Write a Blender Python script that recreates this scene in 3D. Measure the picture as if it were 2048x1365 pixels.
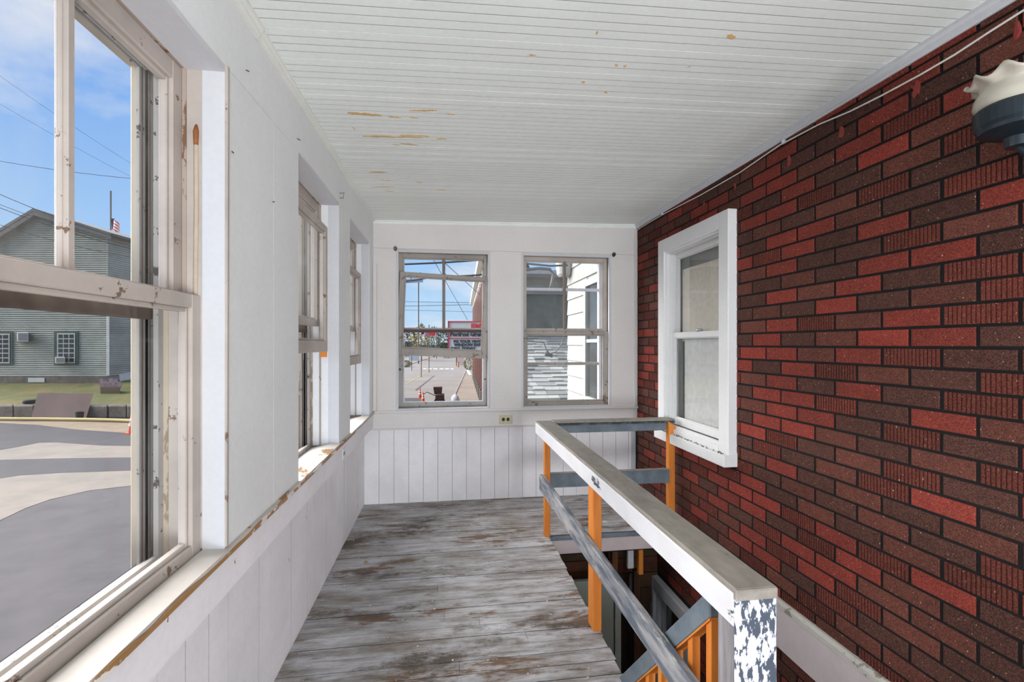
import bpy, bmesh, math, random
from mathutils import Vector, Matrix
for o in list(bpy.data.objects): bpy.data.objects.remove(o, do_unlink=True)
S = bpy.context.scene
C = S.collection
R = random.Random(7)
# ------------------------------------------------------------------ camera
F, CX, U0, V0, ZC = 940.0, 1024.0, 891.0, 689.5, 1.335
TH = math.atan((CX-U0)/F); CT, ST = math.cos(TH), math.sin(TH)
cam = bpy.data.cameras.new('camera'); camo = bpy.data.objects.new('camera', cam); C.objects.link(camo)
cam.sensor_width = 36.0; cam.lens = 36.0*F/2048.0; cam.shift_y = (V0-682.5)/2048.0
cam.clip_start = 0.02; cam.clip_end = 2000
camo.location = (0, 0, ZC); camo.rotation_euler = (math.pi/2, 0, -TH)
S.camera = camo
# ------------------------------------------------------------------ world
W = bpy.data.worlds.new('sky'); S.world = W; W.use_nodes = True
def build_world():
    nt = W.node_tree; nt.nodes.clear(); N = nt.nodes.new; L = nt.links.new
    tc = N('ShaderNodeTexCoord'); sep = N('ShaderNodeSeparateXYZ'); L(tc.outputs['Generated'], sep.inputs[0])
    ramp = N('ShaderNodeValToRGB'); L(sep.outputs[2], ramp.inputs[0])
    e = ramp.color_ramp.elements
    e[0].position = 0.0; e[0].color = (0.60, 0.80, 1.0, 1)
    e[1].position = 1.0; e[1].color = (0.12, 0.27, 0.62, 1)
    m = e.new(0.10); m.color = (0.45, 0.70, 1.0, 1)
    m = e.new(0.38); m.color = (0.22, 0.46, 0.92, 1)
    zc = N('ShaderNodeMath'); zc.operation = 'MAXIMUM'; L(sep.outputs[2], zc.inputs[0]); zc.inputs[1].default_value = 0.0
    za = N('ShaderNodeMath'); za.operation = 'ADD'; L(zc.outputs[0], za.inputs[0]); za.inputs[1].default_value = 0.22
    dx = N('ShaderNodeMath'); dx.operation = 'DIVIDE'; L(sep.outputs[0], dx.inputs[0]); L(za.outputs[0], dx.inputs[1])
    dy = N('ShaderNodeMath'); dy.operation = 'DIVIDE'; L(sep.outputs[1], dy.inputs[0]); L(za.outputs[0], dy.inputs[1])
    cb = N('ShaderNodeCombineXYZ'); L(dx.outputs[0], cb.inputs[0]); L(dy.outputs[0], cb.inputs[1]); cb.inputs[2].default_value = 3.1
    nz = N('ShaderNodeTexNoise'); L(cb.outputs[0], nz.inputs['Vector'])
    nz.inputs['Scale'].default_value = 1.15; nz.inputs['Detail'].default_value = 9; nz.inputs['Roughness'].default_value = 0.58
    cr = N('ShaderNodeValToRGB'); L(nz.outputs['Fac'], cr.inputs[0])
    cr.color_ramp.elements[0].position = 0.475; cr.color_ramp.elements[0].color = (0, 0, 0, 1)
    cr.color_ramp.elements[1].position = 0.67; cr.color_ramp.elements[1].color = (0.9, 0.9, 0.9, 1)
    mx = N('ShaderNodeMixRGB'); L(cr.outputs[0], mx.inputs[0]); L(ramp.outputs[0], mx.inputs[1]); mx.inputs[2].default_value = (0.93, 0.94, 0.96, 1)
    bg = N('ShaderNodeBackground'); L(mx.outputs[0], bg.inputs[0]); bg.inputs[1].default_value = SKY
    out = N('ShaderNodeOutputWorld'); L(bg.outputs[0], out.inputs[0])
SKY = 0.74
build_world()
# added wide-angle SUN lamp, aimed through the windows to brighten the room
sl = bpy.data.lights.new('added_wide_sun', 'SUN'); sl.energy = 10.5; sl.angle = math.radians(75); sl.color = (1.0, 0.97, 0.94)
so = bpy.data.objects.new('added_wide_sun', sl); C.objects.link(so)
so.rotation_euler = Vector((0.82, -0.30, -0.50)).to_track_quat('-Z', 'Y').to_euler()
# fill light added out of view behind the camera to brighten the room
al = bpy.data.lights.new('added_fill_light', 'AREA'); al.shape = 'RECTANGLE'; al.size = 1.1; al.size_y = 1.9; al.energy = 200.0; al.color = (0.93, 0.97, 1.0)
ao = bpy.data.objects.new('added_fill_light', al); C.objects.link(ao)
ao.location = (1.05, -2.7, .55); ao.rotation_euler = Vector((-.42, .55, .72)).to_track_quat('-Z', 'Y').to_euler()
S.view_settings.view_transform = 'Standard'; S.view_settings.look = 'None'
S.view_settings.gamma = 1.0; S.view_settings.use_curve_mapping = False
S.view_settings.exposure = 0.36
# ------------------------------------------------------------------ helpers
G = -2.85            # street level; the porch floor is z = 0
def px(u, v, d):     # a point seen at pixel (u, v), d metres along the lens axis
    a = (u-CX)/F*d
    return Vector((ST*d + CT*a, CT*d - ST*a, ZC-(v-V0)/F*d))
def pz(u, v, z=G):   # the point of the level plane z seen at that pixel
    return px(u, v, (ZC-z)*F/(v-V0))
MW = {}
class MB:
    def __init__(s): s.v = []; s.f = []
    def add(s, vs, fs):
        n = len(s.v); s.v += [Vector(p) for p in vs]; s.f += [tuple(i+n for i in f) for f in fs]; return s
    def box(s, x0, x1, y0, y1, z0, z1):
        x0, x1 = sorted((x0, x1)); y0, y1 = sorted((y0, y1)); z0, z1 = sorted((z0, z1))
        return s.add([(x0,y0,z0),(x1,y0,z0),(x1,y1,z0),(x0,y1,z0),(x0,y0,z1),(x1,y0,z1),(x1,y1,z1),(x0,y1,z1)],
                     [(3,2,1,0),(4,5,6,7),(0,1,5,4),(1,2,6,5),(2,3,7,6),(3,0,4,7)])
    def hexa(s, p):  # 4 bottom (ccw from above) then 4 top
        return s.add(p, [(3,2,1,0),(4,5,6,7),(0,1,5,4),(1,2,6,5),(2,3,7,6),(3,0,4,7)])
    def prism(s, poly, vec):  # polygon (list of 3d) swept along vec
        n = len(poly); vec = Vector(vec); a = [Vector(p) for p in poly]; b = [p+vec for p in a]
        return s.add(a+b, [tuple(range(n))[::-1], tuple(range(n, 2*n))] + [(i, (i+1) % n, n+(i+1) % n, n+i) for i in range(n)])
    def loft(s, secs, closed=True, caps=True):
        n = len(secs[0]); vs = [p for q in secs for p in q]; fs = []
        for k in range(len(secs)-1):
            for i in range(n if closed else n-1):
                j = (i+1) % n; fs.append((k*n+i, k*n+j, (k+1)*n+j, (k+1)*n+i))
        if caps: fs += [tuple(range(n))[::-1], tuple(range((len(secs)-1)*n, len(secs)*n))]
        return s.add(vs, fs)
    def tube(s, pts, r, n=6):
        pts = [Vector(p) for p in pts]; secs = []
        for i, p in enumerate(pts):
            t = (pts[min(i+1, len(pts)-1)]-pts[max(i-1, 0)]).normalized()
            up = Vector((0,0,1)) if abs(t.z) < .9 else Vector((0,1,0))
            a = t.cross(up).normalized(); b = a.cross(t); rr = r[i] if isinstance(r, (list, tuple)) else r
            secs.append([p+(a*math.cos(k*2*math.pi/n)+b*math.sin(k*2*math.pi/n))*rr for k in range(n)])
        return s.loft(secs)
    def lathe(s, c, prof, n=24, wave=None):
        secs = []
        for i, (r, z) in enumerate(prof):
            q = []
            for k in range(n):
                a = k*2*math.pi/n; dz = dr = 0
                if wave: dr, dz = wave(i, a)
                q.append(Vector(c)+Vector(((r+dr)*math.cos(a), (r+dr)*math.sin(a), z+dz)))
            secs.append(q)
        return s.loft(secs)
    def build(s, name, mat, parent=None, bevel=0.0, smooth=False, origin=None, mat2=None, pick=None):
        me = bpy.data.meshes.new(name)
        P = MW.get(parent.name, Matrix()) if parent else Matrix()
        if origin is None and not parent and s.v:
            xs = [p.x for p in s.v]; ys = [p.y for p in s.v]; zs = [p.z for p in s.v]
            origin = Vector(((min(xs)+max(xs))/2, (min(ys)+max(ys))/2, min(zs)))
        M = P if parent else Matrix.Translation(origin)
        inv = M.inverted()
        me.from_pydata([inv @ p for p in s.v], [], s.f)
        bm = bmesh.new(); bm.from_mesh(me)
        bmesh.ops.recalc_face_normals(bm, faces=bm.faces)
        if bevel: bmesh.ops.bevel(bm, geom=[e for e in bm.edges if len(e.link_faces) == 2 and e.calc_face_angle(0) > .5], offset=bevel, segments=1, affect='EDGES', clamp_overlap=True)
        bm.to_mesh(me); bm.free()
        if smooth:
            for p in me.polygons: p.use_smooth = True
        me.materials.append(mat)
        if mat2:
            me.materials.append(mat2)
            for p in me.polygons:
                if pick(p.normal, p.center): p.material_index = 1
        o = bpy.data.objects.new(name, me); C.objects.link(o)
        if parent: o.parent = parent
        else: o.matrix_world = M
        MW[o.name] = M.copy() if not parent else P.copy()
        return o
def empty(name, loc, rz=0.0):
    o = bpy.data.objects.new(name, None); C.objects.link(o); o.empty_display_size = .1
    M = Matrix.Translation(Vector(loc)) @ Matrix.Rotation(rz, 4, 'Z'); o.matrix_world = M; MW[o.name] = M
    return o
def tag(o, label, cat, group=None):
    o['label'] = label; o['category'] = cat
    if group: o['group'] = group
    return o
def st(o): o['kind'] = 'structure'; return o
def stuff(o): o['kind'] = 'stuff'; return o
def bx(name, mat, parent, *a, bevel=0.0): return MB().box(*a).build(name, mat, parent, bevel)
# ------------------------------------------------------------------ materials
def srgb(r, g, b):
    f = lambda c: (c/255/12.92) if c/255 <= .04045 else ((c/255+.055)/1.055)**2.4
    return (f(r), f(g), f(b), 1)
class NT:
    def __init__(s, name):
        s.m = bpy.data.materials.new(name); s.m.use_nodes = True; s.t = s.m.node_tree; s.t.nodes.clear()
        s.out = s.n('ShaderNodeOutputMaterial'); s.geo = s.n('ShaderNodeNewGeometry')
    def n(s, k): return s.t.nodes.new(k)
    def l(s, a, b): s.t.links.new(a, b)
    def noise(s, scale, detail=4, rough=.55, stretch=(1,1,1), off=None):
        mp = s.n('ShaderNodeVectorMath'); mp.operation = 'MULTIPLY'; s.l(s.geo.outputs['Position'], mp.inputs[0]); mp.inputs[1].default_value = stretch
        v = mp.outputs[0]
        if off is not None:
            ad = s.n('ShaderNodeVectorMath'); ad.operation = 'ADD'; s.l(v, ad.inputs[0])
            if isinstance(off, tuple): ad.inputs[1].default_value = off
            else:
                ml = s.n('ShaderNodeMath'); ml.operation = 'MULTIPLY'; s.l(off, ml.inputs[0]); ml.inputs[1].default_value = 37.0; s.l(ml.outputs[0], ad.inputs[1])
            v = ad.outputs[0]
        z = s.n('ShaderNodeTexNoise'); s.l(v, z.inputs['Vector'])
        z.inputs['Scale'].default_value = scale; z.inputs['Detail'].default_value = detail; z.inputs['Roughness'].default_value = rough
        return z.outputs['Fac']
    def ramp(s, fac, lo, hi, c0=(0,0,0,1), c1=(1,1,1,1)):
        r = s.n('ShaderNodeValToRGB'); s.l(fac, r.inputs[0]); e = r.color_ramp.elements
        e[0].position = lo; e[0].color = c0; e[1].position = hi; e[1].color = c1
        return r.outputs[0]
    def mix(s, fac, a, b, mode='MIX'):
        m = s.n('ShaderNodeMixRGB'); m.blend_type = mode
        for i, x in enumerate((fac, a, b)):
            if isinstance(x, (int, float)): m.inputs[i].default_value = x
            elif isinstance(x, tuple): m.inputs[i].default_value = x
            else: s.l(x, m.inputs[i])
        return m.outputs[0]
    def rand(s): return s.n('ShaderNodeObjectInfo').outputs['Random']
    def done(s, col, rough=.7, bump=None, bs=.2, bd=.002, metal=0.0, spec=.4):
        p = s.n('ShaderNodeBsdfPrincipled')
        if isinstance(col, tuple): p.inputs['Base Color'].default_value = col
        else: s.l(col, p.inputs['Base Color'])
        p.inputs['Roughness'].default_value = rough; p.inputs['Metallic'].default_value = metal
        p.inputs['Specular IOR Level'].default_value = spec
        if bump is not None:
            b = s.n('ShaderNodeBump'); s.l(bump, b.inputs['Height']); b.inputs['Strength'].default_value = bs; b.inputs['Distance'].default_value = bd
            s.l(b.outputs[0], p.inputs['Normal'])
        s.l(p.outputs[0], s.out.inputs[0]); return s.m
def plain(name, c, rough=.6, metal=0.0, var=.12, scale=30):
    t = NT(name); c = srgb(*c); d = tuple(x*(1-var) for x in c[:3])+(1,)
    return t.done(t.mix(t.ramp(t.noise(scale), .35, .65), c, d), rough, metal=metal)
def paint(name, c, chip=(150,112,70), amount=.70, grime=.12, scale=9, stretch=(1,1,1), rough=.55, gsc=2.3, dark=None):
    """old oil paint with soft grime and worn spots"""
    t = NT(name); c = srgb(*c)
    g = t.ramp(t.noise(gsc, 6, .62), .38, .72)
    base = t.mix(g, c, tuple(x*(1-grime) for x in c[:3])+(1,))
    base = t.mix(t.ramp(t.noise(60, 3), .3, .7), base, t.mix(.06, base, (.2,.18,.16,1)))
    n1 = t.noise(scale, 8, .68, stretch)
    ch = t.ramp(n1, amount, amount+.012)
    base = t.mix(ch, base, srgb(*chip))
    if dark is not None:
        base = t.mix(t.ramp(t.noise(scale*1.7, 8, .7, stretch, (5,3,1)), dark, dark+.015), base, srgb(52,48,45))
    return t.done(base, rough, n1, .15, .002)
WALL = paint('white_wall_paint', (231,233,234), amount=.76, grime=.07)
WALLB = paint('back_wall_paint', (225,220,218), amount=.80, grime=.07)
WAINS = paint('wainscot_paint', (245,243,246), (140,112,92), amount=.685, grime=.16, scale=9, stretch=(1,1,.5), dark=.715)
REVEAL = paint('bright_white_paint', (206,207,211), amount=.77, grime=.06)
STOOL = paint('worn_sill_paint', (204,197,188), (142,108,70), amount=.60, grime=.26, scale=12, stretch=(1,.45,1), dark=.69)
EDGE = paint('bare_sill_edge', (168,126,80), (228,222,214), amount=.56, grime=.35, scale=12, stretch=(1,.5,1))
SASH = paint('sash_paint', (190,180,172), (120,98,82), amount=.63, grime=.34, scale=16, dark=.72)
SASHB = paint('weathered_sash_paint', (168,160,153), (118,100,86), amount=.60, grime=.28, scale=16, dark=.7)
STILE = paint('bare_pulley_stile', (172,156,146), (118,88,64), amount=.58, grime=.2, scale=14, stretch=(1,1,.3))
DARKRAIL = plain('oxblood_rail', (74,48,44), .6)
MUNT = plain('dusty_muntin', (128,116,104), .6)
ALU = paint('grey_storm_metal', (172,169,165), (70,66,64), amount=.60, grime=.3, scale=20, rough=.45)
ALUD = plain('dark_storm_track', (98,90,86), .6)
ALUW = plain('white_storm_metal', (214,218,226), .4)
CREAMP = paint('cream_exterior_paint', (186,174,156), (140,124,106), amount=.57, grime=.25, scale=6, stretch=(1,1,.25))
CEIL = paint('ceiling_paint', (240,244,240), (186,146,90), amount=.80, grime=.06, scale=9, stretch=(.3,1,1))
PEEL = paint('bare_ceiling_wood', (226,190,132), (236,222,190), amount=.56, grime=.3, scale=22, stretch=(.3,1,1))
CROWN = paint('crown_paint', (236,237,230), (96,86,74), amount=.74, grime=.12, scale=12)
JOINT = plain('black_asphalt_joint', (17,13,14), .9)
GROOVE_SHADE = plain('painted_groove_shade', (172,170,163), .95); FLOOR_SHADE = plain('painted_floor_seam_shade', (58,52,47), .95); SEAM_SHADE = plain('painted_seam_shade', (168,161,157), .95)  # darker tones painted into board grooves and seams in place of shade
DARK = plain('dark_gap', (30,26,24), .95)
def brick_mat(name, c, rough=.92):
    t = NT(name); c = srgb(*c); r = t.rand()
    v = t.ramp(r, 0, 1, tuple(x*.72 for x in c[:3])+(1,), tuple(min(1, x*1.22) for x in c[:3])+(1,))
    big = t.mix(t.ramp(t.noise(9, 5), .35, .7), v, t.mix(.28, v, (.01,.008,.008,1)))
    sp = t.noise(300, 3, .7)
    g = t.mix(t.ramp(sp, .40, .64), t.mix(.5, big, (.006,.005,.005,1)), t.mix(.20, big, (.46,.20,.14,1)))
    g = t.mix(t.ramp(t.noise(150, 1, .4, off=(3,9,2)), .75, .78), g, srgb(196,172,156))
    return t.done(g, rough, sp, .55, .0015, spec=.2)
BRED = brick_mat('red_granule', (146,52,42)); BBRN = brick_mat('brown_granule', (104,56,46))
BDRK = brick_mat('dark_granule', (72,44,38)); BRIB = brick_mat('combed_granule', (108,46,38))
def floor_mat():
    t = NT('worn_grey_floor_paint'); r = t.rand()
    n = t.noise(7.0, 10, .76, (.40,1.3,1)); n2 = t.noise(2.0, 5, .6, (.7,.8,1)); n3 = t.noise(26, 6, .6, (.12,1,1), off=r)
    col = t.mix(t.ramp(n, .37, .58), srgb(138,129,119), srgb(202,202,205))
    col = t.mix(t.ramp(n2, .50, .66), col, t.mix(.5, col, srgb(126,112,99)))
    col = t.mix(t.ramp(t.noise(5, 9, .72, (.35,1.3,1), off=(3,1,4)), .55, .60), col, srgb(122,96,76))
    col = t.mix(t.ramp(t.noise(1.8, 10, .74, (.6,1.3,1), off=(2,7,0)), .54, .62), col, srgb(92,82,73))
    col = t.mix(t.ramp(n3, .30, .50), t.mix(.55, col, srgb(84,78,72)), col)
    col = t.mix(t.ramp(r, 0, 1), t.mix(.16, col, srgb(80,72,66)), col)
    return t.done(col, .72, n3, .25, .002)
FLOOR = floor_mat()
def flake(name, a, b, lo, hi, scale, stretch=(1,1,1), rough=.6, c=None, lo2=.6):
    t = NT(name); n = t.noise(scale, 6, .62, stretch)
    col = t.mix(t.ramp(n, lo, hi), srgb(*a), srgb(*b))
    if c: col = t.mix(t.ramp(t.noise(scale*.6, 8, .7, stretch, (4,1,8)), lo2, lo2+.02), col, srgb(*c))
    return t.done(col, rough, n, .3, .002)
RTOP = flake('grimy_rail_top', (146,140,131), (122,116,108), .35, .7, 26, (1,.4,1), c=(94,88,82), lo2=.62)
RSIDE = flake('chipped_white_rail', (216,216,220), (204,202,202), .4, .7, 9, (1,.4,1), c=(66,72,80), lo2=.615)
NEWEL = flake('flaking_navy_newel', (204,206,214), (66,74,88), .50, .52, 48, (1.6,1.6,.6))
GREYR = flake('weathered_grey_rail', (96,104,114), (164,164,166), .42, .60, 30, (1,.14,1), c=(176,170,164), lo2=.58)
NAVYR = flake('slate_rail_paint', (92,104,114), (112,122,130), .4, .6, 10, c=(44,50,58), lo2=.68)
ORANGE = flake('orange_stain', (222,138,52), (204,116,40), .35, .65, 16, (1,1,.15), c=(150,90,46), lo2=.70)
WOODG = flake('grey_newel_side', (112,108,110), (158,156,158), .35, .65, 36, (1,1,.1))
def glass_mat(name, dirt=.10, refl=1.0, tint=(1,1,1,1), dcol=(190,186,178), sc=3.0, stretch=(1,1,.35), lo=.42, hi=.75):
    t = NT(name)
    tr = t.n('ShaderNodeBsdfTransparent'); tr.inputs[0].default_value = tint
    gl = t.n('ShaderNodeBsdfGlossy'); gl.inputs['Roughness'].default_value = .02
    lw = t.n('ShaderNodeLayerWeight'); lw.inputs[0].default_value = .5
    fr = t.n('ShaderNodeMath'); fr.operation = 'POWER'; t.l(lw.outputs['Facing'], fr.inputs[0]); fr.inputs[1].default_value = 4.0
    fm = t.n('ShaderNodeMath'); fm.operation = 'MULTIPLY_ADD'; t.l(fr.outputs[0], fm.inputs[0]); fm.inputs[1].default_value = .45*refl; fm.inputs[2].default_value = .02*refl
    mx = t.n('ShaderNodeMixShader'); t.l(fm.outputs[0], mx.inputs[0]); t.l(tr.outputs[0], mx.inputs[1]); t.l(gl.outputs[0], mx.inputs[2])
    df = t.n('ShaderNodeBsdfDiffuse'); df.inputs[0].default_value = srgb(*dcol)
    tl = t.n('ShaderNodeBsdfTranslucent'); tl.inputs[0].default_value = srgb(*dcol)
    dm = t.n('ShaderNodeMixShader'); dm.inputs[0].default_value = .4; t.l(df.outputs[0], dm.inputs[1]); t.l(tl.outputs[0], dm.inputs[2])
    n = t.ramp(t.noise(sc, 8, .7, stretch), lo, hi)
    ml = t.n('ShaderNodeMath'); ml.operation = 'MULTIPLY'; t.l(n, ml.inputs[0]); ml.inputs[1].default_value = dirt
    ad = t.n('ShaderNodeMath'); ad.operation = 'ADD'; t.l(ml.outputs[0], ad.inputs[0]); ad.inputs[1].default_value = dirt*.12
    m2 = t.n('ShaderNodeMixShader'); t.l(ad.outputs[0], m2.inputs[0]); t.l(mx.outputs[0], m2.inputs[1]); t.l(dm.outputs[0], m2.inputs[2])
    t.l(m2.outputs[0], t.out.inputs[0]); return t.m
GLASS = glass_mat('window_glass', .035, .3)
GLASSD = glass_mat('dusty_window_glass', .11, .3)
GLASSR = glass_mat('house_window_glass', .06, 2.2)
# ================================================================== THE PORCH
XL, XW, XR, YB, YW = -.59, -.672, 1.70, 4.0, 4.05    # left upper, left wainscot, brick, back upper, back wainscot
Y0 = -2.90                                            # unseen porch end, left open behind the camera to let in light
def zc(x, y):      # the old ceiling dips towards the street side
    zl = 2.317+.0105*y; return zl+(2.405-zl)*(x+.57)/(1.67+.57)
# ---- floor
OX, OY0, OY1 = .712, 1.05, 3.19                       # stair opening
fl = st(MB().box(-.80, OX-.02, Y0, 4.12, -.14, -.024).box(OX-.02, 1.72, OY1+.02, 4.12, -.14, -.024).box(OX-.02, 1.72, Y0, OY0-.03, -.14, -.024).build('floor', DARK))
bw = .0815; y = Y0; k = 0
while y < 4.06:
    y1 = min(y+bw, 4.07)
    hole = OY0 < (y+y1)/2 < OY1
    xe = OX+R.uniform(-.004, .006) if hole else XR
    dz = R.uniform(-.0012, .0012)
    segs = [(-.70, xe)]
    if R.random() < .45:
        xs = R.uniform(-.2, .5); segs = [(-.70, xs-.0006), (xs+.0006, xe)]
    for a, b in segs:
        MB().box(a, b, y+.0014, y1-.0014, -.024, dz).build('floor_board', FLOOR, fl, .0008, mat2=FLOOR_SHADE, pick=lambda n, c: n.z < .3 and abs(n.y) > .3)
    y = y1
# ---- ceiling boards with centre bead
ce = st(MB().hexa([(-.8,Y0,2.43),(1.75,Y0,2.43),(1.75,4.15,2.43),(-.8,4.15,2.43),(-.8,Y0,2.47),(1.75,Y0,2.47),(1.75,4.15,2.47),(-.8,4.15,2.47)]).build('ceiling', DARK))
pw = .0815; y = .55
prof = [(.0,.004),(.0017,.004),(.0019,0),(.0388,0),(.0390,.003),(.0418,.003),(.0420,0),(.0796,0),(.0798,.004),(.0815,.004)]
while y < 4.02:
    m = MB(); secs = []
    for x in (-.60, .55, 1.70):
        q = [Vector((x, y+a, zc(x, y)+b)) for a, b in prof]
        q += [Vector((x, y+pw, zc(x, y)+.03)), Vector((x, y, zc(x, y)+.03))]
        secs.append(q)
    m.loft(secs); nq = len(secs[0]); fi = set(range(len(m.f)))
    o = m.build('ceiling_board', CEIL, ce); o.data.materials.append(GROOVE_SHADE)
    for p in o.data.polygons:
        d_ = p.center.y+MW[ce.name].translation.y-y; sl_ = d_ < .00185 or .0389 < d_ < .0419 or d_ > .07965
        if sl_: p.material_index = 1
    y += pw
stuff(MB().hexa([(-.6,Y0,zc(-.6,-.3)),(1.7,Y0,2.405),(1.7,.55,2.405),(-.6,.55,zc(-.6,.5)),(-.6,Y0,2.44),(1.7,Y0,2.44),(1.7,.55,2.44),(-.6,.55,2.44)]).build('ceiling_board_run', CEIL, ce))
# peeled strips on the ceiling (bare wood showing along single boards)
def ceil_pt(u, v):
    z = 2.36
    for _ in range(4):
        p = pz(u, v, z); z = zc(p.x, p.y)
    return p.x, p.y
for (u0, v0, u1, v1, hh) in [(695,225,765,231,.020),(776,233,804,235,.010),(818,221,876,220,.012),(892,227,910,229,.010),(818,234,838,236,.008),
        (726,272,862,274,.022),(800,270,858,272,.012),(872,277,894,278,.012),(800,287,836,290,.010),(785,289,800,290,.006),(704,254,712,260,.014),
        (738,344,775,345,.018),(760,360,795,361,.010),(742,374,790,374,.010),(832,365,846,365,.010),(870,379,894,380,.012),(770,382,788,383,.010),
        (1455,70,1470,76,.016),(1230,129,1236,131,.012),(1247,130,1253,132,.012),(1163,163,1170,165,.010),(1208,182,1215,186,.010),(1058,109,1072,110,.006),(1192,64,1196,66,.012),(1372,135,1382,132,.006)]:
    xa, ya = ceil_pt(u0, v0); xb, yb = ceil_pt(u1, v1); n = 16; up = []; dn = []
    for i in range(n+1):
        t = i/n; w = 1.5*hh*math.sin(math.pi*min(1, max(.06, t)))**.4
        x = xa+(xb-xa)*t; yy = ya+(yb-ya)*t
        up.append((x, yy+w*R.uniform(.25, .6))); dn.append((x, yy-w*R.uniform(.2, .6)))
    poly = up+dn[::-1]
    MB().prism([Vector((x, q, zc(x, q)-.0006)) for x, q in poly], (0,0,-.0008)).build('peeled_patch', PEEL, ce)
# ---- right wall: stamped asphalt bricks
WY0, WY1, WZ0, WZ1 = 2.55, 3.47, .60, 2.135           # window casing, outside
LY0, LY1, LZ0, LZ1 = 3.00, 3.68, -1.9, -.53           # casing of the window down the stairwell
wr = MB()
for a in ((Y0,WY0+.03,-2.9,2.42),(WY1-.03,4.12,-.5,2.42),(WY0+.03,WY1-.03,WZ1-.03,2.42),(WY0+.03,WY1-.03,-.5,WZ0+.05)):
    wr.box(XR, XR+.12, *a)
wr.box(XR, XR+.12, WY0+.03, LY0+.03, -2.9, -.5).box(XR, XR+.12, LY1-.03, 4.12, -2.9, -.5).box(XR, XR+.12, LY0+.03, LY1-.03, -2.9, LZ0).box(XR, XR+.12, LY0+.03, LY1-.03, LZ1-.03, -.5)
wr = st(wr.build('wall_right', JOINT))
BL, BH, PR = .2245, .0729, .005
def brick_mesh(ribbed):
    L2, H2 = (BL-.0125)/2, (BH-.0105)/2
    m = MB()
    if not ribbed:
        b = .0022
        m.loft([[(0,-L2,-H2),(0,L2,-H2),(0,L2,H2),(0,-L2,H2)],[(-PR+.002,-L2,-H2),(-PR+.002,L2,-H2),(-PR+.002,L2,H2),(-PR+.002,-L2,H2)],
                [(-PR,-L2+b,-H2+b),(-PR,L2-b,-H2+b),(-PR,L2-b,H2-b),(-PR,-L2+b,H2-b)]])
    else:
        n = 15; lo = []; 
        for i in range(n):
            y = -L2+2*L2*i/n; w = 2*L2/n
            lo += [(-PR, y+w*.04), (-PR, y+w*.62), (-PR+.0042, y+w*.72), (-PR+.0042, y+w*.94)]
        lo = [(-.0001, -L2)]+lo+[(-.0001, L2)]
        m.loft([[(x, y, -H2) for x, y in lo], [(x, y, H2) for x, y in lo]])
    me = bpy.data.meshes.new('brick'); me.from_pydata([tuple(p) for p in m.v], [], m.f)
    bm = bmesh.new(); bm.from_mesh(me); bmesh.ops.recalc_face_normals(bm, faces=bm.faces); bm.to_mesh(me); bm.free()
    return me, m
PM, PMB = brick_mesh(False); RM, RMB = brick_mesh(True)
meshes = {}
for nm, mt in (('red',BRED),('brn',BBRN),('drk',BDRK)):
    q = PM.copy(); q.materials.append(mt); meshes[nm] = q
q = RM.copy(); q.materials.append(BRIB); meshes['rib'] = q
zj = 1.251                                             # a bed joint; its row has a head joint at u = 1671
yj = 1.70/((1671-CX)*CT+F*ST)*(F*CT-(1671-CX)*ST)
cand = []
BR = random.Random(21)
for row in range(-56, 17):
    z0 = zj+row*BH
    if z0 > 2.40: continue
    last = ''
    for i in range(-20, 23):
        y0 = yj+(i+(.5 if row % 2 else 0))*BL; y1 = y0+BL
        kind = BR.choices(['red','rib','drk','brn'], [.36,.24,.24,.16])[0]
        if kind == last == 'rib' or (kind == last and BR.random() < .6): kind = BR.choice(['red','drk','brn'])
        last = kind
        a, b = max(y0, Y0), min(y1, 4.0 if z0 > -.05 else 4.1)
        zb, zt = z0, min(z0+BH, 2.395)
        if z0 < -2.6: continue
        for (hy0, hy1, hz0, hz1) in ((WY0+.02, WY1-.02, WZ0+.02, WZ1-.02), (LY0+.02, LY1-.02, LZ0+.02, LZ1-.02)):
            if zt > hz0+.01 and zb < hz1-.01 and b > hy0 and a < hy1:
                if a < hy0: b = hy0
                elif b > hy1: a = hy1
                else: b = a
        if b-a < .02 or zt-zb < .02: continue
        yc, zcn = (a+b)/2, (zb+zt)/2
        d = yc*CT+XR*ST
        if d < .15: vis = 0
        else:
            u = CX+F*(XR*CT-yc*ST)/d; v = V0-F*(zcn-ZC)/d
            vis = (b-a)*(zt-zb)*XR/(d**3) if (-20 < u < 2080 and -10 < v < 1380) else 0
            if v > 1050 and u < 1520 and zcn < .1: vis *= .4
        cand.append((vis, kind, yc, zcn, (b-a)/BL, (zt-zb)/BH))
cand.sort(key=lambda c: -c[0])
rest = {k: MB() for k in meshes}
for i, (vis, kind, yc, zcn, sy, sz) in enumerate(cand):
    if i < 300:
        o = bpy.data.objects.new('brick', meshes[kind]); C.objects.link(o); o.parent = wr
        inv = MW[wr.name].inverted(); o.location = inv @ Vector((XR, yc, zcn)); o.scale = (1, sy, sz)
        o.rotation_euler = (BR.uniform(-.004, .004), 0, 0)
    else:
        src = RMB if kind == 'rib' else PMB
        rest[kind].add([(XR+p.x, yc+p.y*sy, zcn+p.z*sz) for p in src.v], src.f)
for k, m in rest.items(): stuff(m.build('brick_field', {'red':BRED,'brn':BBRN,'drk':BDRK,'rib':BRIB}[k], wr))
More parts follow.
